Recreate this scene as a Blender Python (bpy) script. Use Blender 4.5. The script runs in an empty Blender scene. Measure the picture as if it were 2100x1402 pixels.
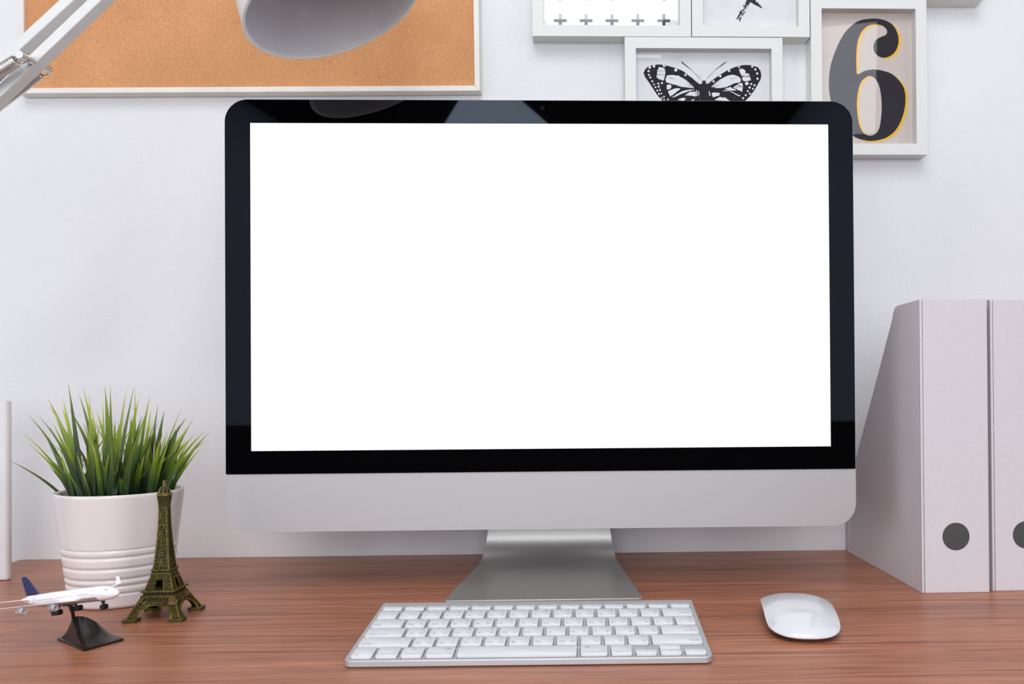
import bpy, bmesh, math, random
from mathutils import Vector, Matrix
PI = math.pi; S = 0.001            # geometry below is written in millimetres; S turns it into metres
C = bpy.context.scene.collection
scene = bpy.context.scene
rnd = random.Random(7)

# ------------------------------------------------------------------ camera, world, lights, exposure
F_PX, CX, CY = 1746.48, 1226.73, 789.26          # of the 2100 x 1402 frame
YAW, PITCH, ROLL, CAM_H, CAM_D = 0.0289, 0.0072, -0.0064, 207.0, 1093.5
def cam_basis():
    f = Vector((math.sin(YAW)*math.cos(PITCH), math.cos(YAW)*math.cos(PITCH), math.sin(PITCH)))
    r = Vector((math.cos(YAW), -math.sin(YAW), 0)); u = r.cross(f)
    return math.cos(ROLL)*r + math.sin(ROLL)*u, -math.sin(ROLL)*r + math.cos(ROLL)*u, f
RT, UP, FW = cam_basis()
EYE = Vector((0, -CAM_D, CAM_H))
cam = bpy.data.cameras.new('camera'); cam_o = bpy.data.objects.new('camera', cam); C.objects.link(cam_o)
cam_o.matrix_world = Matrix(((RT.x, UP.x, -FW.x, 0), (RT.y, UP.y, -FW.y, -CAM_D*S), (RT.z, UP.z, -FW.z, CAM_H*S), (0, 0, 0, 1)))
cam.sensor_width = 36; cam.lens = F_PX/2100*36
cam.shift_x = -(CX-1050)/2100; cam.shift_y = (CY-701)/2100
cam.clip_start = 0.05; cam.clip_end = 50
cam.dof.use_dof = True; cam.dof.focus_distance = 0.93; cam.dof.aperture_fstop = 14
scene.camera = cam_o

world = bpy.data.worlds.new('world'); scene.world = world; world.use_nodes = True
world.node_tree.nodes['Background'].inputs[0].default_value = (0.8, 0.88, 1, 1)
world.node_tree.nodes['Background'].inputs[1].default_value = 0.3

def area(name, loc, target, w, h, power, col=(1, 1, 1)):
    l = bpy.data.lights.new(name, 'AREA'); l.shape = 'RECTANGLE'; l.size = w*S; l.size_y = h*S; l.energy = power; l.color = col
    o = bpy.data.objects.new(name, l); C.objects.link(o); o.location = Vector(loc)*S
    o.rotation_euler = (Vector(target)-Vector(loc)).to_track_quat('-Z', 'Y').to_euler(); return o
area('overhead_area_light', (-60, -1350, 1900), (-60, -1100, 0), 1500, 1000, 21, (1.0, 0.985, 0.965))
area('overhead_area_light', (-60, -2600, 1930), (-60, -2700, 0), 1200, 600, 14, (0.95, 0.97, 1.0))  # added fill lamp, brightens the back wall for the bezel reflections
area('front_fill_light', (-80, -2300, 520), (-30, 0, 280), 1750, 980, 19, (0.98, 0.985, 1.0))  # unseen fill added behind the camera to lift the lower wall
area('side_fill_light', (-1900, -1700, 380), (-250, 0, 40), 1200, 1000, 13, (0.98, 0.985, 1.0))  # fill added from the left to lighten the pot's shade on the wall
area('side_fill_light', (1950, -1700, 800), (300, 0, 250), 1000, 1000, 9, (0.98, 0.985, 1.0))  # weaker fill added from the right
area('softbox_light', (-60, -2500, 1817), (0, 0, 450), 900, 380, 4.5, (0.95, 0.97, 1.0))
area('softbox_light', (1135, -2400, 1480), (500, 0, 700), 230, 430, 0.75, (0.86, 0.92, 1.0))

vs = scene.view_settings
vs.view_transform = 'Standard'; vs.look = 'None'; vs.gamma = 1; vs.exposure = -0.1; vs.use_curve_mapping = False
scene.cycles.max_bounces = 10; scene.cycles.diffuse_bounces = 6; scene.cycles.glossy_bounces = 5
scene.cycles.use_denoising = True
scene.cycles.caustics_reflective = False; scene.cycles.caustics_refractive = False

# ------------------------------------------------------------------ pixel -> point on a plane of the room
def ray(x, y): return RT*((x-CX)/F_PX) - UP*((y-CY)/F_PX) + FW
def at_y(x, y, Y): r = ray(x, y); return EYE + r*((Y-EYE.y)/r.y)
def at_z(x, y, Z=0): r = ray(x, y); return EYE + r*((Z-EYE.z)/r.z)

# ------------------------------------------------------------------ mesh helpers (all in mm)
class MB:
    def __init__(s): s.v = []; s.f = []; s.m = []
    def add(s, vs_, fs, mi=0):
        n = len(s.v); s.v += [tuple(v) for v in vs_]
        for f in fs: s.f.append(tuple(i+n for i in f)); s.m.append(mi)
    def box(s, a, b, mi=0):
        x0, y0, z0 = a; x1, y1, z1 = b
        s.hexa([(x0,y0,z0),(x1,y0,z0),(x1,y1,z0),(x0,y1,z0),(x0,y0,z1),(x1,y0,z1),(x1,y1,z1),(x0,y1,z1)], mi)
    def hexa(s, v, mi=0): s.add(v, [(0,3,2,1),(4,5,6,7),(0,1,5,4),(1,2,6,5),(2,3,7,6),(3,0,4,7)], mi)
    def loft(s, rings, cap0=True, cap1=True, mi=0, closed=True):
        n = len(rings[0]); vs_ = [p for r in rings for p in r]; fs = []
        for i in range(len(rings)-1):
            for j in range(n if closed else n-1):
                a = i*n+j; b = i*n+(j+1) % n; fs.append((a, b, b+n, a+n))
        if cap0: fs.append(tuple(range(n))[::-1])
        if cap1: fs.append(tuple(range((len(rings)-1)*n, len(rings)*n)))
        s.add(vs_, fs, mi)
    def lathe(s, prof, n=48, mi=0, org=(0,0,0), cap0=False, cap1=False):
        s.loft([[(org[0]+r*math.cos(2*PI*k/n), org[1]+r*math.sin(2*PI*k/n), org[2]+z) for k in range(n)] for r, z in prof], cap0, cap1, mi)
    def bar(s, p0, p1, w, h=None, mi=0, up=(0,0,1), roll=0):
        h = h or w; p0 = Vector(p0); p1 = Vector(p1); d = (p1-p0).normalized(); u = Vector(up)
        if abs(d.dot(u)) > .98: u = Vector((0,1,0))
        a = d.cross(u).normalized(); b = a.cross(d).normalized()
        if roll: q = Matrix.Rotation(roll, 3, d); a = q@a; b = q@b
        r = lambda p: [p-a*w/2-b*h/2, p+a*w/2-b*h/2, p+a*w/2+b*h/2, p-a*w/2+b*h/2]
        s.loft([r(p0), r(p1)], mi=mi)
    def tube(s, pts, rad, n=10, mi=0, caps=True):
        pts = [Vector(p) for p in pts]; rings = []; prev = None
        for i, p in enumerate(pts):
            d = (pts[min(i+1, len(pts)-1)]-pts[max(i-1, 0)]).normalized()
            if prev is None: a = d.orthogonal().normalized()
            else: a = (prev-d*prev.dot(d)).normalized()
            prev = a; b = d.cross(a); r = rad[i] if isinstance(rad, (list, tuple)) else rad
            rings.append([p+a*r*math.cos(2*PI*k/n)+b*r*math.sin(2*PI*k/n) for k in range(n)])
        s.loft(rings, caps, caps, mi)
    def poly(s, pts, mi=0): s.add(pts, [tuple(range(len(pts)))], mi)
    def tf(s, M): s.v = [tuple(M@Vector(v)) for v in s.v]; return s

def obj(name, mb, mats, parent=None, org=(0,0,0), smooth=None, bevel=None, loc=None, rot=None):
    me = bpy.data.meshes.new(name); o_ = Vector(org)
    me.from_pydata([tuple((Vector(v)-o_)*S) for v in mb.v], [], mb.f)
    mats = mats if isinstance(mats, (list, tuple)) else [mats]
    for m in mats: me.materials.append(m)
    if len(mats) > 1: me.polygons.foreach_set('material_index', mb.m)
    bm = bmesh.new(); bm.from_mesh(me); bmesh.ops.recalc_face_normals(bm, faces=bm.faces); bm.to_mesh(me); bm.free()
    if smooth is not None:
        me.polygons.foreach_set('use_smooth', [True]*len(me.polygons)); me.set_sharp_from_angle(angle=math.radians(smooth))
    me.update()
    o = bpy.data.objects.new(name, me); C.objects.link(o)
    if parent: o.parent = parent
    if loc: o.location = Vector(loc)*S
    if rot: o.rotation_euler = rot
    if bevel:
        b = o.modifiers.new('bevel', 'BEVEL'); b.width = bevel[0]*S; b.segments = bevel[1]; b.limit_method = 'ANGLE'; b.angle_limit = math.radians(40)
        if smooth is None: me.polygons.foreach_set('use_smooth', [True]*len(me.polygons)); me.set_sharp_from_angle(angle=math.radians(35)); 
    return o
def tag(o, label, cat=None, group=None, kind=None):
    o['label'] = label
    if cat: o['category'] = cat
    if group: o['group'] = group
    if kind: o['kind'] = kind
    return o
def thing(name, label, cat, loc=(0,0,0), rotz=0, group=None):
    o = bpy.data.objects.new(name, None); C.objects.link(o); o.empty_display_size = .02
    o.location = Vector(loc)*S; o.rotation_euler = (0, 0, rotz); return tag(o, label, cat, group)
def struct(name, mb, m, parent=None, **k):
    o = obj(name, mb, m, parent, **k)
    if not parent: o['kind'] = 'structure'
    return o
def rrect(w, h, r, n=6):                                      # rounded rectangle outline about the origin
    rs = r if isinstance(r, (list, tuple)) else [r]*4         # corner radii: tr, tl, bl, br
    out = []
    for (sx, sy, a0), q in zip(((1,1,0),(-1,1,90),(-1,-1,180),(1,-1,270)), rs):
        for k in range(n+1):
            a = math.radians(a0+90*k/n); out.append((sx*(w/2-q)+q*math.cos(a), sy*(h/2-q)+q*math.sin(a)))
    return out

# ------------------------------------------------------------------ materials (all procedural)
def lin(c): return tuple(((v/255)/12.92 if v/255 <= .04045 else ((v/255+.055)/1.055)**2.4) for v in c)+(1,)
def mat(name, rgb, rough=.5, metal=0, var=.04, vscale=40, bump=0, bscale=300, spec=.5, coat=0, emit=None):
    m = bpy.data.materials.new(name); m.use_nodes = True; nt = m.node_tree; b = nt.nodes['Principled BSDF']
    b.inputs['Roughness'].default_value = rough; b.inputs['Metallic'].default_value = metal
    b.inputs['Specular IOR Level'].default_value = spec; b.inputs['Coat Weight'].default_value = coat; b.inputs['Coat Roughness'].default_value = .05
    tc = nt.nodes.new('ShaderNodeTexCoord'); no = nt.nodes.new('ShaderNodeTexNoise'); no.inputs['Scale'].default_value = vscale; no.inputs['Detail'].default_value = 4
    nt.links.new(tc.outputs['Object'], no.inputs['Vector'])
    cr = nt.nodes.new('ShaderNodeValToRGB'); c = lin(rgb)
    cr.color_ramp.elements[0].position = .3; cr.color_ramp.elements[1].position = .7
    cr.color_ramp.elements[0].color = tuple(v*(1-var) for v in c[:3])+(1,); cr.color_ramp.elements[1].color = tuple(min(1, v*(1+var)) for v in c[:3])+(1,)
    nt.links.new(no.outputs[0], cr.inputs[0]); nt.links.new(cr.outputs[0], b.inputs['Base Color'])
    if bump:
        n2 = nt.nodes.new('ShaderNodeTexNoise'); n2.inputs['Scale'].default_value = bscale; n2.inputs['Detail'].default_value = 3
        nt.links.new(tc.outputs['Object'], n2.inputs['Vector'])
        bp = nt.nodes.new('ShaderNodeBump'); bp.inputs['Strength'].default_value = 1; bp.inputs['Distance'].default_value = bump*S
        nt.links.new(n2.outputs[0], bp.inputs['Height']); nt.links.new(bp.outputs[0], b.inputs['Normal'])
    if emit:
        b.inputs['Emission Color'].default_value = emit[0]; b.inputs['Emission Strength'].default_value = emit[1]
    return m
def N(nt, t, **k):
    n = nt.nodes.new(t)
    for a, v in k.items(): n.inputs[a.replace('_', ' ')].default_value = v
    return n
def ramp(nt, stops):
    r = nt.nodes.new('ShaderNodeValToRGB'); e = r.color_ramp.elements
    e[0].position, e[0].color = stops[0][0], stops[0][1]; e[1].position, e[1].color = stops[-1][0], stops[-1][1]
    for p, c in stops[1:-1]: q = e.new(p); q.color = c
    return r

M = {}
M['white_paint'] = mat('white_paint', (236, 236, 233), .45)
M['frame_white'] = mat('frame_white', (224, 224, 220), .38, var=.006)
M['cork_frame'] = mat('cork_frame', (232, 227, 219), .5, var=.05, vscale=25)
M['paper'] = mat('paper', (240, 240, 242), .9, spec=.1)
M['beige_paper'] = mat('beige_paper', (213, 200, 192), .9, var=.05, vscale=500, spec=.1)
M['ink'] = mat('ink', (52, 48, 53), .8, var=.25, vscale=300, spec=.1)
M['six_ink'] = mat('six_ink', (48, 42, 44), .8, var=.25, vscale=900, spec=.1)
M['yellow_ink'] = mat('yellow_ink', (245, 196, 72), .8, spec=.1)
M['grey_ink'] = mat('grey_ink', (72, 72, 80), .8, spec=.1)
M['pink_ink'] = mat('pink_ink', (225, 90, 120), .8, spec=.1)
M['bare_paper'] = M['paper']
M['aluminium'] = mat('aluminium', (186, 184, 184), .6, .85, var=.02, vscale=900, bump=.004, bscale=2500)
M['stand_aluminium'] = mat('stand_aluminium', (205, 204, 200), .42, .85, var=.02, vscale=900, bump=.003, bscale=2500)
M['keyboard_aluminium'] = mat('keyboard_aluminium', (196, 198, 201), .5, .9, var=.02, vscale=900)
M['black_glass'] = mat('black_glass', (3, 3, 4), .02, var=0, spec=.7)
M['dark_plastic'] = mat('dark_plastic', (24, 24, 26), .5)
M['screen'] = mat('screen', (10, 10, 10), .3, var=0, emit=((1, 1, 1, 1), 1.09), spec=0)
M['key'] = mat('key', (212, 214, 216), .42)
M['legend'] = mat('legend', (158, 161, 172), .7)
M['webcam_black'] = mat('webcam_black', (5, 5, 6), .7, spec=.1)
M['well_shade'] = mat('well_shade', (70, 66, 70), .8)  # dark tone standing for shade in the slots around the keys
M['dark_panel'] = mat('dark_panel', (34, 32, 34), .8)
M['mouse_white'] = mat('mouse_white', (212, 214, 216), .12, var=.01, coat=.3)
M['mouse_metal'] = mat('mouse_metal', (190, 178, 168), .35, 1)
M['card'] = mat('card', (206, 201, 205), .85, var=.02, vscale=200, bump=.04, bscale=900, spec=.2)
M['dot'] = mat('dot', (76, 76, 76), .85, spec=.2)
M['seam'] = mat('seam', (120, 98, 110), .9, spec=.1)
M['nub'] = mat('nub', (204, 184, 174), .9, spec=.1)
M['ceramic'] = mat('ceramic', (220, 213, 210), .22, var=.01)
M['soil'] = mat('soil', (30, 38, 18), .9, var=.4, vscale=200)
M['brass'] = mat('brass', (106, 94, 46), .42, .7, var=.4, vscale=300)
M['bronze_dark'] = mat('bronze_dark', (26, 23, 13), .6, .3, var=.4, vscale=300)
M['plane_white'] = mat('plane_white', (242, 240, 244), .3, var=.01)
M['plane_silver'] = mat('plane_silver', (196, 194, 196), .35, .6)
M['plane_grey'] = mat('plane_grey', (178, 176, 190), .5)
M['navy'] = mat('navy', (22, 28, 74), .2, coat=.4)
M['black_gloss'] = mat('black_gloss', (20, 19, 20), .22)
M['rubber'] = mat('rubber', (22, 21, 24), .5)
M['chrome'] = mat('chrome', (212, 206, 198), .18, 1)
M['lamp_white'] = mat('lamp_white', (222, 222, 219), .35)
M['lamp_inside'] = mat('lamp_inside', (204, 202, 206), .45)
M['box_white'] = mat('box_white', (226, 224, 224), .35)
M['room_blue'] = mat('room_blue', (188, 200, 224), .9, spec=.2)
M['ceiling_white'] = mat('ceiling_white', (235, 235, 235), .9, spec=.2)
M['floor_grey'] = mat('floor_grey', (120, 112, 106), .6)
M['curtain_cloth'] = mat('curtain_cloth', (14, 14, 16), .95, spec=.05)
M['pane_light'] = mat('pane_light', (20, 20, 20), .5, var=0, emit=((.62, .76, 1, 1), 2.3))
M['bulb'] = mat('bulb', (235, 232, 225), .3)

def wall_mat():
    m = mat('plaster', (229, 229, 230), .85, var=.012, vscale=6, spec=.15); nt = m.node_tree; b = nt.nodes['Principled BSDF']
    tc = nt.nodes.new('ShaderNodeTexCoord')
    a = N(nt, 'ShaderNodeTexNoise', Scale=330, Detail=4, Roughness=.6); c = N(nt, 'ShaderNodeTexNoise', Scale=120, Detail=3); v = N(nt, 'ShaderNodeTexVoronoi', Scale=60)
    for n in (a, c, v): nt.links.new(tc.outputs['Object'], n.inputs['Vector'])
    r = ramp(nt, [(0, (1, 1, 1, 1)), (.06, (0, 0, 0, 1))]); nt.links.new(v.outputs['Distance'], r.inputs[0])
    ad = nt.nodes.new('ShaderNodeMath'); ad.operation = 'ADD'; nt.links.new(a.outputs[0], ad.inputs[0]); nt.links.new(c.outputs[0], ad.inputs[1])
    ad2 = nt.nodes.new('ShaderNodeMath'); ad2.operation = 'MULTIPLY_ADD'; nt.links.new(r.outputs[0], ad2.inputs[0]); ad2.inputs[1].default_value = .5; nt.links.new(ad.outputs[0], ad2.inputs[2])
    bp = N(nt, 'ShaderNodeBump', Strength=1.0, Distance=.00045); nt.links.new(ad2.outputs[0], bp.inputs['Height']); nt.links.new(bp.outputs[0], b.inputs['Normal'])
    return m
def cork_mat():
    m = mat('cork', (210, 152, 104), .9, spec=.1); nt = m.node_tree; b = nt.nodes['Principled BSDF']
    tc = nt.nodes.new('ShaderNodeTexCoord')
    v = N(nt, 'ShaderNodeTexVoronoi', Scale=1000); n = N(nt, 'ShaderNodeTexNoise', Scale=600, Detail=5, Roughness=.75); w = N(nt, 'ShaderNodeTexNoise', Scale=14, Detail=3)
    for q in (v, n, w): nt.links.new(tc.outputs['Object'], q.inputs['Vector'])
    sep = nt.nodes.new('ShaderNodeSeparateColor'); nt.links.new(v.outputs['Color'], sep.inputs[0])
    r1 = ramp(nt, [(0, lin((160, 108, 72))), (.1, lin((202, 142, 96))), (.55, lin((214, 155, 109))), (.92, lin((220, 163, 117))), (1, lin((238, 198, 158)))]); nt.links.new(sep.outputs[0], r1.inputs[0])
    r2 = ramp(nt, [(.3, lin((170, 112, 72))), (.45, lin((208, 148, 100))), (.6, lin((220, 164, 116))), (.78, lin((244, 208, 168)))]); nt.links.new(n.outputs[0], r2.inputs[0])
    mx = nt.nodes.new('ShaderNodeMix'); mx.data_type = 'RGBA'; mx.inputs[0].default_value = .55; nt.links.new(r1.outputs[0], mx.inputs[6]); nt.links.new(r2.outputs[0], mx.inputs[7])
    r3 = ramp(nt, [(.3, (.9, .88, .86, 1)), (.7, (1.04, 1.04, 1.04, 1))]); nt.links.new(w.outputs[0], r3.inputs[0])
    mu = nt.nodes.new('ShaderNodeMix'); mu.data_type = 'RGBA'; mu.blend_type = 'MULTIPLY'; mu.inputs[0].default_value = 1; nt.links.new(mx.outputs[2], mu.inputs[6]); nt.links.new(r3.outputs[0], mu.inputs[7])
    nt.links.new(mu.outputs[2], b.inputs['Base Color'])
    bp = N(nt, 'ShaderNodeBump', Strength=.6, Distance=.0006); nt.links.new(n.outputs[0], bp.inputs['Height']); nt.links.new(bp.outputs[0], b.inputs['Normal'])
    return m
def wood_mat():
    m = mat('walnut_laminate', (150, 90, 64), .36, spec=.4); nt = m.node_tree; b = nt.nodes['Principled BSDF']
    tc = nt.nodes.new('ShaderNodeTexCoord')
    def noise(sx, sy, det, rough, dist=0, off=0):
        mp = nt.nodes.new('ShaderNodeMapping'); mp.inputs['Scale'].default_value = (sx, sy, 1); mp.inputs['Location'].default_value = (off, off*.7, 0)
        nt.links.new(tc.outputs['Object'], mp.inputs['Vector'])
        n = N(nt, 'ShaderNodeTexNoise', Scale=1, Detail=det, Roughness=rough, Distortion=dist); nt.links.new(mp.outputs[0], n.inputs['Vector']); return n
    broad = noise(2.2, 30, 4, .6, .6); streak = noise(5.5, 210, 5, .68, .4, 3.1); fine = noise(18, 720, 3, .75, 0, 5.7); dark = noise(3.6, 165, 4, .6, .8, 9.3)
    c1 = ramp(nt, [(.28, lin((114, 68, 49))), (.48, lin((164, 104, 76))), (.6, lin((182, 119, 88))), (.78, lin((204, 142, 108)))])
    ad = nt.nodes.new('ShaderNodeMath'); ad.operation = 'MULTIPLY_ADD'; ad.inputs[1].default_value = .62; nt.links.new(streak.outputs[0], ad.inputs[0])
    hb = nt.nodes.new('ShaderNodeMath'); hb.operation = 'MULTIPLY'; hb.inputs[1].default_value = .38; nt.links.new(broad.outputs[0], hb.inputs[0]); nt.links.new(hb.outputs[0], ad.inputs[2])
    nt.links.new(ad.outputs[0], c1.inputs[0])
    d = ramp(nt, [(.33, (.5, .44, .44, 1)), (.46, (1, 1, 1, 1))]); nt.links.new(dark.outputs[0], d.inputs[0])
    m1 = nt.nodes.new('ShaderNodeMix'); m1.data_type = 'RGBA'; m1.blend_type = 'MULTIPLY'; m1.inputs[0].default_value = .85; nt.links.new(c1.outputs[0], m1.inputs[6]); nt.links.new(d.outputs[0], m1.inputs[7])
    fr = ramp(nt, [(.3, (.66, .63, .63, 1)), (.5, (1, 1, 1, 1)), (.7, (1.16, 1.16, 1.14, 1))]); nt.links.new(fine.outputs[0], fr.inputs[0])
    m2 = nt.nodes.new('ShaderNodeMix'); m2.data_type = 'RGBA'; m2.blend_type = 'MULTIPLY'; m2.inputs[0].default_value = .9; nt.links.new(m1.outputs[2], m2.inputs[6]); nt.links.new(fr.outputs[0], m2.inputs[7])
    nt.links.new(m2.outputs[2], b.inputs['Base Color'])
    bp = N(nt, 'ShaderNodeBump', Strength=.25, Distance=.0003); nt.links.new(fine.outputs[0], bp.inputs['Height']); nt.links.new(bp.outputs[0], b.inputs['Normal'])
    return m
def glass_mat():
    m = bpy.data.materials.new('picture_glass'); m.use_nodes = True; nt = m.node_tree; nt.nodes.remove(nt.nodes['Principled BSDF'])
    t = nt.nodes.new('ShaderNodeBsdfTransparent'); g = N(nt, 'ShaderNodeBsdfGlossy', Roughness=.01); fz = N(nt, 'ShaderNodeFresnel', IOR=1.5); ge = nt.nodes.new('ShaderNodeNewGeometry'); mp = N(nt, 'ShaderNodeMapRange'); mp.inputs[3].default_value = 1.5; mp.inputs[4].default_value = 1/1.5; nt.links.new(ge.outputs['Backfacing'], mp.inputs[0]); nt.links.new(mp.outputs[0], fz.inputs['IOR']); mx = nt.nodes.new('ShaderNodeMixShader')
    nt.links.new(fz.outputs[0], mx.inputs[0]); nt.links.new(t.outputs[0], mx.inputs[1]); nt.links.new(g.outputs[0], mx.inputs[2]); nt.links.new(mx.outputs[0], nt.nodes['Material Output'].inputs[0])
    return m
def grass_mat():
    m = mat('grass_blade', (90, 120, 30), .42, spec=.4); nt = m.node_tree; b = nt.nodes['Principled BSDF']
    tc = nt.nodes.new('ShaderNodeTexCoord'); sp = nt.nodes.new('ShaderNodeSeparateXYZ'); nt.links.new(tc.outputs['UV'], sp.inputs[0])
    oi = nt.nodes.new('ShaderNodeObjectInfo')
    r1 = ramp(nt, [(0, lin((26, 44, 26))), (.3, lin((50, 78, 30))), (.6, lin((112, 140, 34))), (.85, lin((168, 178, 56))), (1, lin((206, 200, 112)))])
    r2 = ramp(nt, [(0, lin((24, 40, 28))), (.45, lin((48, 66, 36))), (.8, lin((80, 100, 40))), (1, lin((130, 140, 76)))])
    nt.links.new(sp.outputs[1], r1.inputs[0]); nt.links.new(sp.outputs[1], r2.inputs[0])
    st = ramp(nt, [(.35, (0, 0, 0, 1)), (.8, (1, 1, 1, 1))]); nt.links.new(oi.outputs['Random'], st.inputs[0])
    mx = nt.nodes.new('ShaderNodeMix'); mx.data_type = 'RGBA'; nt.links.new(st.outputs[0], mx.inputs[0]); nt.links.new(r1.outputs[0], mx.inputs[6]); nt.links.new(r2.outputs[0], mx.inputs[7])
    # fine ribs along the blade
    w = N(nt, 'ShaderNodeTexWave', Scale=3.0, Distortion=0); w.bands_direction = 'X'; nt.links.new(tc.outputs['UV'], w.inputs['Vector'])
    wr = ramp(nt, [(0, (.82, .82, .8, 1)), (1, (1.05, 1.05, 1.0, 1))]); nt.links.new(w.outputs[0], wr.inputs[0])
    mu = nt.nodes.new('ShaderNodeMix'); mu.data_type = 'RGBA'; mu.blend_type = 'MULTIPLY'; mu.inputs[0].default_value = .8; nt.links.new(mx.outputs[2], mu.inputs[6]); nt.links.new(wr.outputs[0], mu.inputs[7])
    nt.links.new(mu.outputs[2], b.inputs['Base Color'])
    return m
M['plaster'] = wall_mat(); M['cork'] = cork_mat(); M['wood'] = wood_mat(); M['glass'] = glass_mat(); M['grass'] = grass_mat()

# ------------------------------------------------------------------ the room
RX, RY, ZF, ZC = 2600, -3300, -740, 1950
mb = MB(); mb.box((-RX, 0, ZF), (RX, 60, ZC)); struct('wall_front', mb, M['plaster'])
mb = MB(); mb.box((-RX, RY-60, ZF), (RX, RY, ZC)); struct('wall_back', mb, M['room_blue'])
mb = MB(); mb.box((-RX-60, RY, ZF), (-RX, 0, ZC)); struct('wall_left', mb, M['room_blue'])
mb = MB(); mb.box((RX, RY, ZF), (RX+60, 0, ZC)); struct('wall_right', mb, M['room_blue'])
mb = MB(); mb.box((-RX, RY, ZF-60), (RX, 0, ZF)); struct('floor', mb, M['floor_grey'])
mb = MB(); mb.box((-RX, RY, ZC), (RX, 0, ZC+60)); struct('ceiling', mb, M['ceiling_white'])
mb = MB(); mb.box((-RX, RY, ZF), (RX, RY+8, 60)); struct('added_dark_panel_1', mb, M['dark_panel'])  # unseen dark panel, added to darken the low reflections in the bezel
# window behind the camera, with tied-back dark curtains: seen only as reflections in the black glass
mb = MB(); mb.box((-800, RY, 300), (100, RY+12, 1850)); win = struct('window_1', mb, M['white_paint'])
mb = MB(); mb.box((-760, RY+12, 340), (60, RY+16, 1810)); obj('pane', mb, M['pane_light'], win)
def curtain(rows):
    mb = MB(); n = 60; rings = []
    for z, x0, x1 in rows:
        rings.append([(x0+(x1-x0)*k/n, RY+70+26*math.sin(k*1.35)*(.4+.6*(k % 5)/5), z) for k in range(n+1)])
    mb.loft(rings, False, False, closed=False)
    o = obj('curtain', mb, M['curtain_cloth'], win, smooth=60); s = o.modifiers.new('solid', 'SOLIDIFY'); s.thickness = .004
curtain([(1930, -2000, -330), (1700, -1760, -420), (1529, -1467, -524), (1430, -1308, -585), (1300, -1130, -680), (1150, -1000, -800), (1100, -970, -840)])
curtain([(1930, -480, 1330), (1700, -360, 1180), (1529, -217, 1067), (1430, -103, 988), (1300, 60, 850), (1150, 280, 560), (1100, 330, 510)])

# ------------------------------------------------------------------ desk
DX0, DX1, DY0 = -697, 1100, -600
desk = thing('desk', 'brown walnut laminate desk standing against the white wall', 'desk', (0, -300, ZF))
mb = MB(); mb.box((DX0, DY0, -25), (DX1, -.6, 0)); obj('desktop', mb, M['wood'], desk, org=(0, -300, ZF), bevel=(.8, 2))
for x, y in ((DX0+60, DY0+60), (DX1-60, DY0+60), (DX0+60, -60), (DX1-60, -60)):
    mb = MB(); mb.box((x-22, y-22, ZF), (x+22, y+22, -25)); obj('leg', mb, M['white_paint'], desk, org=(0, -300, ZF), bevel=(2, 2))

# ------------------------------------------------------------------ all-in-one desktop computer
MX, MY, MZ0 = -31, -212, 65.1
pc = thing('desktop_computer', 'all-in-one silver desktop computer with blank white screen', 'computer', (MX, MY, 0))
BW, BH, BR = 650, 443.6, 24
def ring_at(w, h, r, y, zc, n=10): return [(x, y, z+zc) for x, z in rrect(w, h, r, n)]
zc = MZ0+BH/2
mb = MB()
mb.loft([ring_at(BW, BH, BR, 0.3, zc), ring_at(BW, BH, BR, 5, zc), ring_at(BW-10, BH-10, BR, 7, zc), ring_at(BW-150, BH-130, 60, 20, zc), ring_at(BW-380, BH-260, 60, 36, zc), ring_at(BW-520, BH-340, 40, 42, zc)], mi=0)
housing = obj('housing', mb, M['aluminium'], pc, smooth=30); housing['label'] = 'silver aluminium housing with plain chin under the screen'
z0, z1 = MZ0+59.3, MZ0+BH-.5
mb = MB(); w = BW-1.2
outl = [(x, z+(z0+z1)/2) for x, z in rrect(w, z1-z0, [BR-1, BR-1, 1, 1], 12)]
mb.loft([[(x, .3, z) for x, z in outl], [(x, -.9, z) for x, z in outl], [(x*.9985, -1.2, (z-(z0+z1)/2)*.998+(z0+z1)/2) for x, z in outl]])
glass = obj('front_glass', mb, M['black_glass'], pc, smooth=25); glass['label'] = 'glossy black glass bezel'
sc0, sc1 = MZ0+83, MZ0+83+335.7
mb = MB(); mb.box((-298.4, -1.5, sc0), (298.4, -1.1, sc1)); scr = obj('screen', mb, M['screen'], pc); scr['label'] = 'lit plain white screen'
mb = MB()
mb.lathe([(2.6, 0), (2.6, .25), (1.9, .3), (1.7, .1), (0.01, .1)], 24); mb.tf(Matrix.Translation((.3, -1.15, 500.3)) @ Matrix.Rotation(PI/2, 4, 'X')); obj('webcam', mb, M['webcam_black'], pc, smooth=40)
# stand: one bent aluminium sheet
path = []                                                                     # (y, z) of the upper face, front to top; half widths with it
YF = -250.5-MY; yb = -76-MY
for k in range(9): t = k/8; path.append((YF+(yb-YF)*t, 1.9, 98.5+(83.5-98.5)*t))
Rb = 30
for k in range(1, 11):
    a = k/10*(PI/2+.16); path.append((yb+Rb*math.sin(a), 1.9+Rb*(1-math.cos(a)), 83.5-8.5*k/10))
y_, z_, w_ = path[-1]
for k in range(1, 9): path.append((y_-.162*24*k, z_+24*k, w_-.4*k))
mb = MB(); rings = []
for i, (y, z, hw) in enumerate(path):
    a = Vector(path[max(i-1, 0)][:2]); b = Vector(path[min(i+1, len(path)-1)][:2]); d = (b-a).normalized(); nrm = Vector((-d.y, d.x)); th = 1.8
    if i == 0:
        rings.append([(-(hw-6), y, z), ((hw-6), y, z), ((hw-6), y, z-th), (-(hw-6), y, z-th)])
        for q in range(1, 5):
            an = q/4*PI/2; yy = y+6*(1-math.cos(an)); e = hw-6+6*math.sin(an); rings.append([(-e, yy, z), (e, yy, z), (e, yy, z-th), (-e, yy, z-th)])
        continue
    p = Vector((y, z))-nrm*th
    rings.append([(-hw, y, z), (hw, y, z), (hw, p.x, p.y), (-hw, p.x, p.y)])
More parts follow.
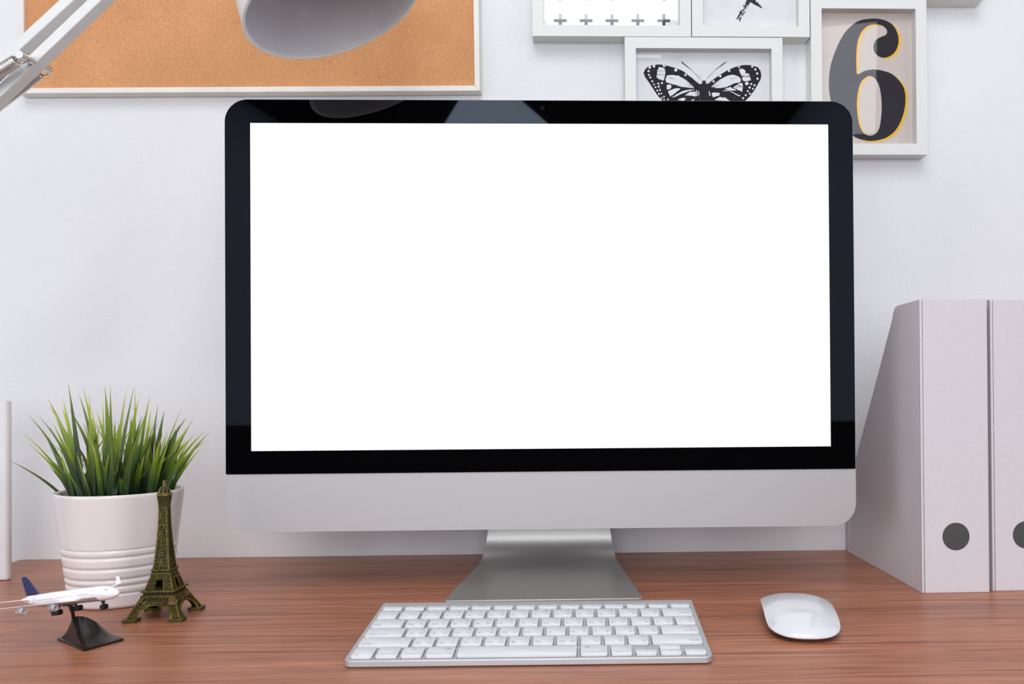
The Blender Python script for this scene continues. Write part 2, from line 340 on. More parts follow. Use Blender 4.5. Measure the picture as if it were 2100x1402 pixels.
mb.loft(rings); st = obj('stand', mb, M['stand_aluminium'], pc, smooth=40, bevel=(.25, 1)); st['label'] = 'bent sheet aluminium stand with flat foot'
mb = MB(); mb.box((-55, 38, 190), (55, 92+42, 235)); obj('hinge', mb, M['aluminium'], pc, bevel=(6, 3))

# ------------------------------------------------------------------ text as meshes
_tc = {}
def text_polys(s, size):
    if (s, size) in _tc: return _tc[(s, size)]
    cu = bpy.data.curves.new('t', 'FONT'); cu.body = s; cu.size = size; cu.align_x = 'LEFT'; cu.resolution_u = 3
    o = bpy.data.objects.new('t', cu); C.objects.link(o); dg = bpy.context.evaluated_depsgraph_get(); me = bpy.data.meshes.new_from_object(o.evaluated_get(dg))
    r = ([(v.co.x, v.co.y) for v in me.vertices], [tuple(p.vertices) for p in me.polygons])
    bpy.data.objects.remove(o); bpy.data.curves.remove(cu); bpy.data.meshes.remove(me)
    _tc[(s, size)] = r; return r
def put_text(mb, s, x, y, h, place, ax='l', ay='b', mi=0, stretch=1, ref=None):
    """text of cap height about h; place(u, v) -> 3-D point. Anchored by its own bounding box."""
    v, f = text_polys(s, 10.0)
    if not v: return
    k = h/7.3
    if ref is None: pass
    xs = [a for a, _ in v]; ys = [b for _, b in v]; x0, x1, y0, y1 = min(xs), max(xs), min(ys), max(ys)
    ox = {'l': x0, 'c': (x0+x1)/2, 'r': x1}[ax]; oy = {'b': 0, 'm': (y0+y1)/2}[ay]
    mb.add([place(x+(a-ox)*k*stretch, y+(b-oy)*k) for a, b in v], f, mi)

# ------------------------------------------------------------------ keyboard
KX, KY, KR = -35.0, -448.9, -.012
kb = thing('keyboard', 'slim silver aluminium keyboard with white keys in front of the computer', 'keyboard', (KX, KY, 0), KR)
AL = 11.5/130; KW = 279; KD = 130
plane_z = lambda v: 5.5+AL*v
mb = MB(); n = 6; outl = []
for sx, a0 in ((-1, 180), (1, 270)):
    for k in range(n+1):
        a = math.radians(a0+90*k/n); outl.append((sx*(KW/2-6)+6*math.cos(a), 6+6*math.sin(a)))
outl += [(KW/2, KD-1.5), (KW/2-1.5, KD), (-KW/2+1.5, KD), (-KW/2, KD-1.5)]
cen = lambda q, e: (q[0]*(1-e/140), 65+(q[1]-65)*(1-e/65))
mb.loft([[(cen(q, .6)[0], cen(q, .6)[1], plane_z(q[1])-4.9) for q in outl], [(q[0], q[1], plane_z(q[1])-4.3) for q in outl], [(q[0], q[1], plane_z(q[1])-.5) for q in outl], [(cen(q, .5)[0], cen(q, .5)[1], plane_z(cen(q, .5)[1])) for q in outl]])
obj('plate', mb, M['keyboard_aluminium'], kb, smooth=25)
mb = MB(); mb.tube([(-KW/2+.5, KD-9.3, 8.2), (KW/2-.5, KD-9.3, 8.2)], 8.1, 24); obj('battery_tube', mb, M['keyboard_aluminium'], kb, smooth=40)
for x in (-120, 120):
    mb = MB(); mb.lathe([(5, 0), (5, 1.2), (0.01, 1.2)], 16, org=(x, 14, 0), cap0=True); obj('rubber_foot', mb, M['rubber'], kb)
U = 272.6/14.5; G = 2.9
rows_v = [(106.6, 114.6), (85.2, 102.6), (64.7, 82.1), (44.2, 61.6), (23.8, 41.2), (3.2, 20.7)]
ROWS = [
 [(14.5/14, ('c:esc',))] + [(14.5/14, ('f', k)) for k in range(1, 13)] + [(14.5/14, ('eject',))],
 [(1, ('~', '`', '', ''))] + [(1, t) for t in (('!', '1', '', ''), ('@', '2', '๑', '/'), ('#', '3', '๒', '_'), ('$', '4', '๓', 'ภ'), ('%', '5', '๔', 'ถ'), ('^', '6', 'ู', 'ุ'), ('&', '7', '฿', 'ึ'), ('*', '8', '๕', 'ค'), ('(', '9', '๖', 'ต'), (')', '0', '๗', 'จ'), ('_', '-', '๘', 'ข'), ('+', '=', '๙', 'ช'))] + [(1.5, ('rb:delete',))],
 [(1.5, ('lb:tab',))] + [(1, ('', a, b, c)) for a, b, c in (('Q', '๐', 'ๆ'), ('W', '"', 'ไ'), ('E', 'ฎ', 'ำ'), ('R', 'ฑ', 'พ'), ('T', 'ธ', 'ะ'), ('Y', 'ํ', 'ั'), ('U', '๊', 'ี'), ('I', 'ณ', 'ร'), ('O', 'ฯ', 'น'), ('P', 'ญ', 'ย'))] + [(1, ('{', '[', 'ฐ', 'บ')), (1, ('}', ']', ',', 'ล')), (1, ('|', '\\', 'ฅ', 'ฃ'))],
 [(1.75, ('lb:caps lock',))] + [(1, ('', a, b, c)) for a, b, c in (('A', 'ฤ', 'ฟ'), ('S', 'ฆ', 'ห'), ('D', 'ฏ', 'ก'), ('F', 'โ', 'ด'), ('G', 'ฌ', 'เ'), ('H', '็', '้'), ('J', '๋', '่'), ('K', 'ษ', 'า'), ('L', 'ศ', 'ส'))] + [(1, (':', ';', 'ซ', 'ว')), (1, ('"', "'", '.', 'ง')), (1.75, ('rb:return', 'rt:enter'))],
 [(2.25, ('lb:shift',))] + [(1, ('', a, b, c)) for a, b, c in (('Z', '(', 'ผ'), ('X', ')', 'ป'), ('C', 'ฉ', 'แ'), ('V', 'ฮ', 'อ'), ('B', 'ฺ', 'ิ'), ('N', '์', 'ื'), ('M', '?', 'ท'))] + [(1, ('<', ',', 'ฒ', 'ม')), (1, ('>', '.', 'ฬ', 'ใ')), (1, ('?', '/', 'ฦ', 'ฝ')), (2.25, ('rb:shift',))],
 [(1, ('lb:fn',)), (1, ('cb:control',)), (1, ('cb:option', 'ct:alt')), (1.25, ('cb:command', 'cmd_r')), (5, ()), (1.25, ('cb:command', 'cmd_l')), (1, ('rb:option', 'rt:alt')), (1, ('al',)), (1, ('au',)), (1, ('ar',))],
]
def key_mesh(w, d):
    mb = MB(); o = rrect(w, d, 1.6, 4); o2 = rrect(w-.3, d-.3, 1.5, 4); o3 = rrect(w-1.0, d-1.0, 1.3, 4)
    mb.loft([[(x, y, -.3) for x, y in o], [(x, y, 1.5) for x, y in o], [(x, y, 1.9) for x, y in o2], [(x, y, 2.05) for x, y in o3]]); return mb
def tri(mb, x, y, r, ang, P): mb.poly([P(x+r*math.cos(ang+a), y+r*.8*math.sin(ang+a)) for a in (0, 2.2, -2.2)])
def disc2(mb, x, y, r, P, n=10): mb.poly([P(x+r*math.cos(2*PI*k/n), y+r*math.sin(2*PI*k/n)) for k in range(n)])
def rect2(mb, x, y, w, h, P): mb.poly([P(x-w/2, y-h/2), P(x+w/2, y-h/2), P(x+w/2, y+h/2), P(x-w/2, y+h/2)])
_km = {}
well_shades = MB()
first_key = None
def add_key(xc, vc, w, d, leg):
    ck = (round(w, 2), round(d, 2)); tilt = math.atan(AL)
    if ck in _km: k = _km[ck].copy(); C.objects.link(k)
    else: k = obj('key', key_mesh(w, d), M['key'], kb, smooth=30); _km[ck] = k
    k.parent = kb; k.location = Vector((xc, vc, plane_z(vc)+.15))*S; k.rotation_euler = (tilt, 0, 0)
    well_shades.poly([(xc+x, vc+y, plane_z(vc+y)+.06) for x, y in rrect(w+.9, d+.9, 1.9, 4)])  # flat dark patch painting the gap shadow around the key
    lg = MB(); P = lambda x, y: (x, y, 2.09); L, R_, B, T = -w/2+2.2, w/2-2.2, -d/2+2.6, d/2-2.4
    if len(leg) == 4:
        a, b, c, e = leg
        if a:
            put_text(lg, a, L, T-2.6, 2.6, P, stretch=1.1); put_text(lg, b, L, B+.6, 3.0, P, stretch=1.1)
        elif b: put_text(lg, b, L, B+.8, 3.8, P, stretch=1.12)
        if c: put_text(lg, c, R_-1.6, T-1.4, 3.6, P, 'c', 'm')
        if e: put_text(lg, e, R_-1.6, B+2.2, 3.6, P, 'c', 'm')
    else:
        for q in leg:
            if isinstance(q, int): continue
            if q == 'cmd_r': put_text(lg, '⌘', R_-.5, T-3.4, 4.0, P, 'r')
            elif q == 'cmd_l': put_text(lg, '⌘', L+.8, T-3.4, 4.0, P)
            elif q == 'c:esc': put_text(lg, 'esc', 0, -.9, 2.4, P, 'c')
            elif q == 'eject': tri(lg, 0, .5, 1.5, PI/2, P); rect2(lg, 0, -1.0, 2.6, .5, P)
            elif q in ('al', 'ar'): tri(lg, 0, 0, 1.2, PI if q == 'al' else 0, P)
            elif q == 'au': tri(lg, 0, 0, 1.2, PI/2, P)
            elif q == 'ad': tri(lg, 0, 0, 1.2, -PI/2, P)
            elif q == 'f':
                j = leg[1]; put_text(lg, 'F%d' % j, R_, B-1.2, 1.9, P, 'r')
                if j in (1, 2):
                    disc2(lg, 0, .8, .6, P)
                    for t in range(8): a = t*PI/4; rect2(lg, (1.2+.15*j)*math.cos(a), .8+(1.2+.15*j)*math.sin(a), .45, .45, P)
                elif j == 3:
                    for t in (-1.9, 0, 1.9): rect2(lg, t, .8+.3*(t == 0), 1.4, 1.5, P)
                elif j == 4:
                    for t in (-2, 0, 2): rect2(lg, t, .8, 1.5, 1.7, P)
                elif j == 7: tri(lg, -1, .6, 1.1, PI, P); tri(lg, 1, .6, 1.1, PI, P)
                elif j == 8: tri(lg, -1.4, .6, 1.1, 0, P); rect2(lg, .7, .6, .5, 1.7, P); rect2(lg, 1.8, .6, .5, 1.7, P)
                elif j == 9: tri(lg, -1, .6, 1.1, 0, P); tri(lg, 1, .6, 1.1, 0, P)
                elif j >= 10:
                    tri(lg, -.6, .6, 1.2, PI, P); rect2(lg, -1.2, .6, .8, .9, P)
                    for t in range(j-10): put_text(lg, ')', .7+t*.9, .6, 2+t*.7, P, 'c', 'm')
            else:
                pos, s_ = q.split(':')
                put_text(lg, s_, {'l': L, 'c': 0, 'r': R_}[pos[0]], B+.6 if pos[1] == 'b' else T-2.0, 3.2 if pos[1] == 'b' else 2.8, P, pos[0])
    if 'lb:caps lock' in leg: disc2(lg, L+1, T-.8, .5, P)
    if lg.v: obj('legend', lg, M['legend'], k)
    return k
for (v0, v1), row in zip(rows_v, ROWS):
    x = -272.6/2
    for wu, leg in row:
        w = wu*U-G; xc = x+wu*U/2; x += wu*U
        if leg in (('al',), ('ar',)): add_key(xc, v0+4.1, w, 8.2, leg)
        elif leg == ('au',): add_key(xc, v0+13.3, w, 8.2, ('au',)); add_key(xc, v0+4.1, w, 8.2, ('ad',))
        else: add_key(xc, (v0+v1)/2, w, v1-v0, leg)

o_ = obj('key_well_shade', well_shades, M['well_shade'], kb); o_['kind'] = 'stuff'

# ------------------------------------------------------------------ mouse
ms = thing('computer_mouse', 'low glossy white mouse with arched shell on the desk', 'mouse', (197.5, -345.5, 0), -.125)
HL, HW = 57.5, 31.2
def m_out(t, e=0):
    # half width along the length t = -1 (near) .. 1 (far)
    return (HW-e)*max(0.0, (1-abs(t)**4.2))**(1/2.4)
def m_top(t): return 6.6+14.6*(1-((t-.16)/1.22)**2)**1.0 if abs(t) <= 1 else 6
mb = MB(); rings = []; nt_ = 40; nu = 20
for i in range(nt_+1):
    a = -PI/2+PI*i/nt_; t = math.sin(a); hw = max(m_out(t), .02); yy = t*HL
    ze = 3.2+8.4*max(0, 1-((t-.42)/1.0)**2); zt = m_top(t); e0 = ze+(zt-ze)*.34; zt = e0+(zt-e0)*min(1, hw/(.62*HW))**.8; r = []
    for j in range(nu+1):
        u = -1+2*j/nu; ee = abs(u)**2.6; r.append((u*hw, yy, zt*(1-ee)+ee*e0))
    for j in range(nu+1):
        u = 1-2*j/nu; ee = abs(u)**2.6; r.append((u*hw*.995, yy, max(zt-2.2, e0-1.0)*(1-ee)+ee*(e0-1.0)))
    rings.append(r)
mb.loft(rings); top = obj('shell', mb, M['mouse_white'], ms, smooth=50)
mb = MB(); rings = []
for i in range(nt_+1):
    a = -PI/2+PI*i/nt_; t = math.sin(a); hw = max(m_out(t), .02); yy = t*HL; zt = m_top(t); ze = 3.2+8.4*max(0, 1-((t-.42)/1.0)**2); zz = ze+(zt-ze)*.34-.9
    hb = hw*.72; r = [(-hw*.99, yy*.995, zz), (-hw*.93, yy*.985, zz*.6+.8), (-hb, yy*.94, 1.0), (hb, yy*.94, 1.0), (hw*.93, yy*.985, zz*.6+.8), (hw*.99, yy*.995, zz)]
    rings.append(r)
mb.loft(rings); obj('base', mb, M['mouse_metal'], ms, smooth=50)
for x in (-14, 14):
    mb = MB(); mb.box((x-1.5, -42, 0), (x+1.5, 42, 1.2)); obj('glide_rail', mb, M['rubber'], ms)

# ------------------------------------------------------------------ magazine files
def magazine_file(loc, rz, label, depth=227):
    W, H, T = 70, 298.5, 2.0
    t = thing('magazine_file', label, 'magazine file', loc, rz, 'white magazine files')
    prof = [(0, 0), (depth, 0), (depth, 74), (72, 284), (69, 291), (64, 296.0), (57, 297.6), (0, H)]     # (y, z)
    for x in (0, W-T):
        mb = MB(); mb.loft([[(x, y, z) for y, z in prof], [(x+T, y, z) for y, z in prof]]); obj('side_panel', mb, M['card'], t, bevel=(.4, 2))
    mb = MB(); mb.box((3.0, -.2, 0), (W-1.0, T, H)); obj('front_panel', mb, M['card'], t, bevel=(.5, 2))
    mb = MB(); mb.box((0, -.2, 0), (2.7, T, H)); obj('corner_strip', mb, M['card'], t, bevel=(.7, 2))
    mb = MB(); mb.box((2.55, .1, 0), (3.15, T, H-.5)); sm = obj('seam', mb, M['seam'], t); sm['label'] = 'perforated brown seam'
    mb = MB(); zz = 14
    while zz < H-20:
        mb.box((2.35, -.5, zz), (3.25, .3, zz+1.5)); zz += rnd.uniform(16, 32)
    nb = obj('perforation_nub', mb, M['nub'], t); nb['kind'] = 'stuff'
    mb = MB(); mb.box((T, depth-T, 0), (W-T, depth, 74)); obj('back_panel', mb, M['card'], t)
    mb = MB(); mb.box((T, T, 0), (W-T, depth-T, 1.5)); obj('bottom_panel', mb, M['card'], t)
    mb = MB(); mb.lathe([(14.0, 0), (14.0, .3), (.01, .3)], 48); mb.tf(Matrix.Translation((35.5, -.1, 57)) @ Matrix.Rotation(PI/2, 4, 'X')); d = obj('dot', mb, M['dot'], t); d['label'] = 'dark grey round dot'
    return t
magazine_file((352.2, -237.6, 0), .014, 'white cardboard magazine file nearer the computer, whole grey dot on its spine')
magazine_file((427.4, -232.5, 0), .014, 'white cardboard magazine file farther from the computer, cut off by the photo edge')

# ------------------------------------------------------------------ wall frames
FD = 22.0
def picture_frame(x0, z0, w, h, label, fw=14.0):
    t = thing('picture_frame', label, 'picture frame', (x0+w/2, 0, z0), 0, 'white picture frames on the wall'); o = (x0+w/2, 0, z0)
    a = [(x0, z0), (x0+w, z0), (x0+w, z0+h), (x0, z0+h)]; b = [(x0+fw, z0+fw), (x0+w-fw, z0+fw), (x0+w-fw, z0+h-fw), (x0+fw, z0+h-fw)]
    for k in range(4):
        j = (k+1) % 4; q = [a[k], a[j], b[j], b[k]]
        mb = MB(); mb.loft([[(x, -FD, z) for x, z in q], [(x, -.5, z) for x, z in q]]); obj('frame_rail', mb, M['frame_white'], t, org=o)
    mb = MB(); mb.box((x0+fw-2, -9.0, z0+fw-2), (x0+w-fw+2, -8.0, z0+h-fw+2)); obj('backing_sheet', mb, M['paper'], t, org=o)
    mb = MB(); mb.box((x0+fw-2, -11.2, z0+fw-2), (x0+w-fw+2, -10.6, z0+h-fw+2)); obj('pane', mb, M['glass'], t, org=o)
    t['ox'] = 0; del t['ox']; return t, o
YP = -9.0
def flat(polys, name, m, t, o, dy):
    """closed outlines (with holes by even-odd) -> filled flat mesh on the print"""
    cu = bpy.data.curves.new('c', 'CURVE'); cu.dimensions = '2D'; cu.fill_mode = 'BOTH'
    for pl in polys:
        sp = cu.splines.new('POLY'); sp.points.add(len(pl)-1); sp.use_cyclic_u = True
        for q, (x, z) in zip(sp.points, pl): q.co = (x, z, 0, 1)
    ob = bpy.data.objects.new('c', cu); C.objects.link(ob); me = bpy.data.meshes.new_from_object(ob.evaluated_get(bpy.context.evaluated_depsgraph_get()))
    mb = MB(); mb.add([(v.co.x, YP-dy*2, v.co.y) for v in me.vertices], [tuple(p.vertices) for p in me.polygons])
    bpy.data.objects.remove(ob); bpy.data.curves.remove(cu); bpy.data.meshes.remove(me)
    return obj(name, mb, m, t, org=o)
def crop(pts, ox, oy, k): 
    out = []
    for x, y in pts:
        q = at_y(ox+x/k, oy+y/k, YP); out.append((q.x, q.z))
    return out
def smooth_loop(pts, n=5):
    out = []; N_ = len(pts)
    for i in range(N_):
        p0, p1, p2, p3 = (Vector(pts[(i+j) % N_]) for j in (-1, 0, 1, 2))
        for k in range(n):
            t = k/n; q = .5*((2*p1)+(p2-p0)*t+(2*p0-5*p1+4*p2-p3)*t*t+(3*p1-p0-3*p2+p3)*t**3); out.append((q.x, q.y))
    return out
def circ(x, y, r, ry=None, n=14): return [(x+r*math.cos(2*PI*k/n), y+(ry or r)*math.sin(2*PI*k/n)) for k in range(n)]
def rough(pts, amp, step=8):
    out = []; r = random.Random(3)
    for i in range(len(pts)):
        a = Vector(pts[i]); b = Vector(pts[(i+1) % len(pts)]); m = max(1, int((b-a).length/step))
        for k in range(m): q = a.lerp(b, k/m); out.append((q.x+r.uniform(-amp, amp), q.y+r.uniform(-amp, amp)))
    return out
# plus-sign print
t, o = picture_frame(-49, 655, 200.6, 148, 'white picture frame with a print of rows of grey plus signs')
gp = []; pp = []
for r in range(5):
    for c_, px in enumerate((1149, 1202, 1255, 1308, 1361)):
        q = at_y(px, 42-53*r, YP); a, th = 8.2, 2.05
        pl = [(q.x+x, q.z+z) for x, z in ((-a,-th),(-th,-th),(-th,-a),(th,-a),(th,-th),(a,-th),(a,th),(th,th),(th,a),(-th,a),(-th,th),(-a,th))]
        if c_ == 3 and r == 1: pp.append(pl)
        elif not (r == 4): gp.append(pl)
flat(gp, 'print', M['grey_ink'], t, o, .1); flat(pp, 'print', M['pink_ink'], t, o, .1)['label'] = 'pink plus sign'
# brush-stroke print
t, o = picture_frame(152.8, 655.4, 150.2, 200, 'white picture frame with a black brush stroke on pale paper')
st_ = [(1700, -300), (1780, -280), (1830, 0), (1860, 35), (1888, 66), (1850, 52), (1810, 28), (1790, 20), (1765, 60), (1742, 105), (1718, 135), (1708, 172), (1698, 150), (1676, 152), (1690, 125), (1725, 70), (1760, 5)]
flat([crop(rough(st_, 5), 1070, 0, 3.818)], 'print', M['ink'], t, o, .1)
flat([crop(rough(q, 3), 1070, 0, 3.818) for q in ([(1766, 40), (1772, 46), (1738, 100), (1730, 98)], [(1728, 96), (1734, 100), (1700, 150), (1694, 146)], [(1752, 30), (1757, 32), (1722, 92), (1718, 90)])], 'print', M['bare_paper'], t, o, .2)
# butterfly print
t, o = picture_frame(67.3, 506, 200.6, 148.3, 'white picture frame with a black and white butterfly print above the computer')
BF = lambda pts: crop(pts, 1300, 90, 7.241)
lw = [(985,610),(940,575),(880,520),(800,460),(740,410),(660,372),(560,342),(450,313),(370,306),(290,313),(210,335),(165,380),(143,430),(165,490),(215,560),(270,640),(330,735),(380,800),(430,850),(480,890),(430,1000),(470,1150),(600,1250),(760,1270),(900,1180),(985,1000)]
rw = [(1085,610),(1160,540),(1260,470),(1400,385),(1540,330),(1650,313),(1760,318),(1840,350),(1880,400),(1892,470),(1880,530),(1830,620),(1780,700),(1720,780),(1660,840),(1600,890),(1650,1000),(1610,1150),(1480,1250),(1320,1270),(1180,1180),(1090,1000)]
body = [(1008,548),(1070,548),(1062,580),(1115,610),(1145,650),(1105,700),(1098,900),(1080,1120),(1040,1180),(1000,1120),(988,900),(983,700),(935,650),(965,610),(1018,580)]
flat([BF(rough(lw, 3))], 'print', M['ink'], t, o, .1); flat([BF(rough(rw, 3))], 'print', M['ink'], t, o, .1); flat([BF(rough(body, 3))], 'print', M['ink'], t, o, .25)
white = [[(490,470),(560,463),(660,473),(760,530),(830,590),(895,640),(880,657),(800,650),(700,640),(620,610),(540,590),(480,570),(468,530)],
 [(375,345),(450,360),(468,430),(460,470),(440,545),(380,530),(335,495),(345,420),(360,370)], [(425,312),(472,322),(465,345),(428,340)],
 [(485,615),(540,600),(558,640),(520,680),(490,678)], [(508,705),(560,682),(625,657),(690,665),(600,740),(540,782),(515,735)], [(560,800),(640,745),(740,692),(830,682),(905,680),(820,702),(700,745),(620,785)],
 [(760,765),(830,712),(918,710),(918,782),(850,770)], [(650,832),(700,805),(775,805),(740,850)], [(840,850),(900,812),(880,852)], [(925,690),(940,690),(940,780),(925,780)], [(955,700),(968,700),(966,770),(955,770)],
 [(1145,640),(1220,570),(1310,510),(1400,470),(1480,458),(1560,490),(1588,530),(1580,570),(1480,590),(1420,622),(1340,650),(1240,657)],
 [(1560,380),(1610,368),(1655,400),(1650,430),(1712,450),(1715,477),(1650,485),(1600,480),(1575,430)], [(1610,495),(1722,490),(1737,540),(1640,557),(1606,530)], [(1535,345),(1580,332),(1562,362)],
 [(1540,592),(1605,580),(1618,640),(1580,628)], [(1470,650),(1530,608),(1615,650),(1605,712),(1540,682)], [(1345,668),(1430,642),(1602,732),(1590,775),(1480,722)], [(1325,692),(1400,692),(1580,790),(1545,815),(1440,772)],
 [(1180,722),(1275,730),(1262,770),(1170,792),(1150,740)], [(1195,835),(1270,790),(1360,800),(1430,855)], [(1110,710),(1125,705),(1135,775),(1120,775)]]
dots = [(235,350,20),(297,333,20),(217,405,17),(223,463,15),(243,500,15),(272,556,15),(297,603,13),(321,645,14),(346,695,14),(372,745,15),(411,805,13),(362,590,15),(417,582,16),(368,634,16),(386,686,14),(408,736,12),(446,785,13),(448,828,12),(505,825,13),(765,463,17),(622,388,24),
 (1757,337,18),(1803,380,17),(1830,440,17),(1835,518,17),(1675,588,26),(1741,597,15),(1790,615,15),(1718,648,17),(1767,668,14),(1690,702,14),(1720,740,15),(1659,764,15),(1620,807,16),(1412,400,19),(1282,480,19),(1181,557,16)]
flat([BF(rough(q, 4)) for q in white], 'print', M['bare_paper'], t, o, .2); flat([BF(circ(*d)) for d in dots], 'print', M['bare_paper'], t, o, .2)
def stroke(a, b, w): a = Vector(a); b = Vector(b); d = (b-a).normalized(); n_ = Vector((-d.y, d.x))*w/2; return [tuple(a+n_), tuple(b+n_*.4), tuple(b-n_*.4), tuple(a-n_)]
veins = [((520,500),(620,530),7),((360,402),(450,408),6),((345,462),(460,458),6),((900,640),(780,585),6),((930,650),(800,620),5),((1160,640),(1260,560),6),((1180,650),(1290,600),5),((1430,525),(1530,500),5),((1500,640),(1615,640),8),((1560,470),(1700,460),5)]
for a, b in (((990,522),(860,390)),((860,390),(705,272)),((1085,512),(1210,385)),((1210,385),(1378,267))): veins.append((a, b, 5))
veins += [((705,268),(735,290),16), ((1345,285),(1378,266),13), ((945,600),(940,545),5), ((975,600),(950,570),5), ((1095,600),(1112,545),5), ((1110,605),(1140,575),5)]
flat([BF(stroke(*q)) for q in veins], 'print', M['ink'], t, o, .3)
# numeral six print
t, o = picture_frame(304.4, 505.9, 149.0, 200.3, 'upright white picture frame with a big black numeral six edged in yellow')
mb = MB(); mb.box((304.4+12, YP-.05, 505.9+12), (304.4+137, YP, 505.9+188)); obj('print_paper', mb, M['beige_paper'], t, org=o)
six = [(790,158),(680,172),(600,220),(530,300),(470,420),(430,540),(412,660),(418,800),(450,930),(500,1020),(565,1105),(645,1165),(740,1190),(810,1188),(900,1162),(980,1095),(1035,985),(1058,865),(1050,760),(1012,690),(950,630),(880,602),(800,588),(720,598),(652,628),(644,560),(643,470),(650,380),(668,310),(700,255),(750,216),(805,207),(860,216),(893,242),(904,272),(888,298),(840,318),(805,345),(788,395),(800,445),(840,480),(890,488),(940,468),(980,425),(1000,360),(996,300),(972,240),(930,195),(868,168)]
hole = [(740,645),(690,685),(662,755),(648,860),(652,960),(670,1060),(705,1125),(755,1147),(800,1135),(835,1090),(852,1000),(858,900),(850,790),(830,710),(800,662),(770,645)]
X6 = lambda pts, dx=0, dy=0: crop([(x+dx, y+dy) for x, y in smooth_loop(pts)], 1600, 0, 4.124)
flat([X6(six, 22, 12), X6(hole, 22, 8)], 'print', M['yellow_ink'], t, o, .1)['label'] = 'yellow edge of the numeral'
flat([X6(six), X6(hole)], 'print', M['six_ink'], t, o, .2)['label'] = 'black numeral six'
# frame whose lower edge only shows
picture_frame(455.2, 704.2, 71.8, 148, 'white picture frame showing only its lower edge beyond the numeral six frame')

# ------------------------------------------------------------------ cork board
t = thing('cork_board', 'tan cork board in a whitewashed wooden frame on the wall', 'notice board', (-402, 0, 585), 0)
W, H, fw, d0 = 572, 402, 6.8, 15.5
a = [(-W/2, 0), (W/2, 0), (W/2, H), (-W/2, H)]; b = [(-W/2+fw, fw), (W/2-fw, fw), (W/2-fw, H-fw), (-W/2+fw, H-fw)]
ab = [(-W/2-1, -1), (W/2+1, -1), (W/2+1, H+1), (-W/2-1, H+1)]
for k in range(4):
    j = (k+1) % 4; q = [a[k], a[j], b[j], b[k]]; qb = [ab[k], ab[j], b[j], b[k]]
    mb = MB(); mb.loft([[(x, -d0, z) for x, z in q], [(x, -1.5, z) for x, z in qb]]); r = obj('frame_rail', mb, M['cork_frame'], t, bevel=(.7, 2)); r.rotation_euler = (0, -.0095, 0)
mb = MB(); mb.box((-W/2+2, -11.5, 2), (W/2-2, -3, H-2)); r = obj('cork_panel', mb, M['cork'], t); r.rotation_euler = (0, -.0095, 0)

# ------------------------------------------------------------------ potted grass
PX, PY, PH = -458.7, -217.5, 110.7
pot_t = thing('potted_grass', 'potted artificial grass in a ribbed white ceramic pot', 'potted plant', (PX, PY, 0))
rad = lambda z: 45.6+(58.4-45.6)*z/PH
prof = [(.01, .0), (42.5, 0), (44.6, .8), (rad(3)+.1, 3)]
grooves = [14.5, 22, 28.5, 39, 50, 57.5]
z = 4.0
while z < 106:
    g = 0
    if 13 < z < 58.5:
        dmin = min(abs(z-q) for q in grooves); g = .25-1.3*math.exp(-(dmin/1.5)**2)
    prof.append((rad(z)+g, z)); z += .5
prof += [(rad(107), 107), (rad(109.4), 109.4), (rad(110.3)-.7, 110.5), (rad(110.7)-1.8, PH), (rad(110.7)-3.2, 110.3), (rad(109)-4, 109), (rad(95)-4.4, 95), (.01, 94)]
mb = MB(); mb.lathe(prof, 96); obj('pot', mb, M['ceramic'], pot_t, smooth=50)
mb = MB(); mb.lathe([(rad(98)-4.2, 98), (40, 100), (.01, 102)], 40); obj('soil', mb, M['soil'], pot_t, smooth=60)
def blade(base, tip, w, sag=.0, tw=0.0, ctrl=.55):
    base = Vector(base); tip = Vector(tip); d = tip-base; L = d.length
    c1 = base+Vector((d.x*(.5-.38*ctrl), d.y*(.5-.38*ctrl), d.z*(.5+.12*ctrl)+sag)); n = 9; rings = []; uv = []
    side0 = Vector((math.cos(tw), math.sin(tw), 0)); mb = MB()
    for i in range(n+1):
        s = i/n; p = base*(1-s)**2+c1*2*s*(1-s)+tip*s*s; tg = ((c1-base)*(1-s)+(tip-c1)*s).normalized()
        sd = (side0-tg*side0.dot(tg)).normalized(); nn = sd.cross(tg)
        ww = w*(.72+.28*math.sin(min(1, s*2.2)*PI/2))*(1-s**1.7)**1.15*.5+.1
        rings.append([p-sd*ww+nn*ww*.28, p, p+sd*ww+nn*ww*.28]); uv.append(s)
    mb.loft(rings, False, False, closed=False)
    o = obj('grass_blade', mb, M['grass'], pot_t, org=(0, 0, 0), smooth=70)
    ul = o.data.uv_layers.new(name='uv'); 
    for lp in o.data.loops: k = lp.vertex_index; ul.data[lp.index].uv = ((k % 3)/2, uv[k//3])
    return o
tips = [(140,787.5),(170,790),(183,807),(162,809),(99,818),(128,812),(101,832),(56,849),(81,854),(107,864),(86.5,881),(46,887),(57,908),(96,900),(19,944),(107,910),(215,791),(226,790),(259.6,796),(275,792),(277,793),(285,817),(211,822.6),(308,809),(303,839),(324,829),(311,835),(337,842),(372,838),(383,855),(399,853),(431.5,885),(420.6,884),(426,901),(414,916),(379,906),(351.6,897),(362.5,875),(345,886),(188,833.5),(197,840),(232,866),(252,924),(292.5,893),(325,863),(126,832),(142,838)]
for i, (px, py) in enumerate(tips):
    side = (px-243)/150
    yo = rnd.uniform(-42, 40)
    if abs(side) > .8: yo = rnd.uniform(-16, 16)
    if px < 60: yo = -10
    tip = at_y(px, py, PY+yo*1.25); bx = max(-46, min(46, (tip.x-PX)*.5+rnd.uniform(-7, 7)))
    lim = math.sqrt(max(0, 47**2-bx*bx)); by = max(-lim, min(lim, yo))
    low = py > 895 or abs(side) > 1.0
    blade((bx, by, 99), (tip.x-PX, tip.y-PY, tip.z), rnd.uniform(5.2, 8.6)*(.72 if low else 1), tw=rnd.uniform(-.6, .6), ctrl=rnd.uniform(.2, .9))
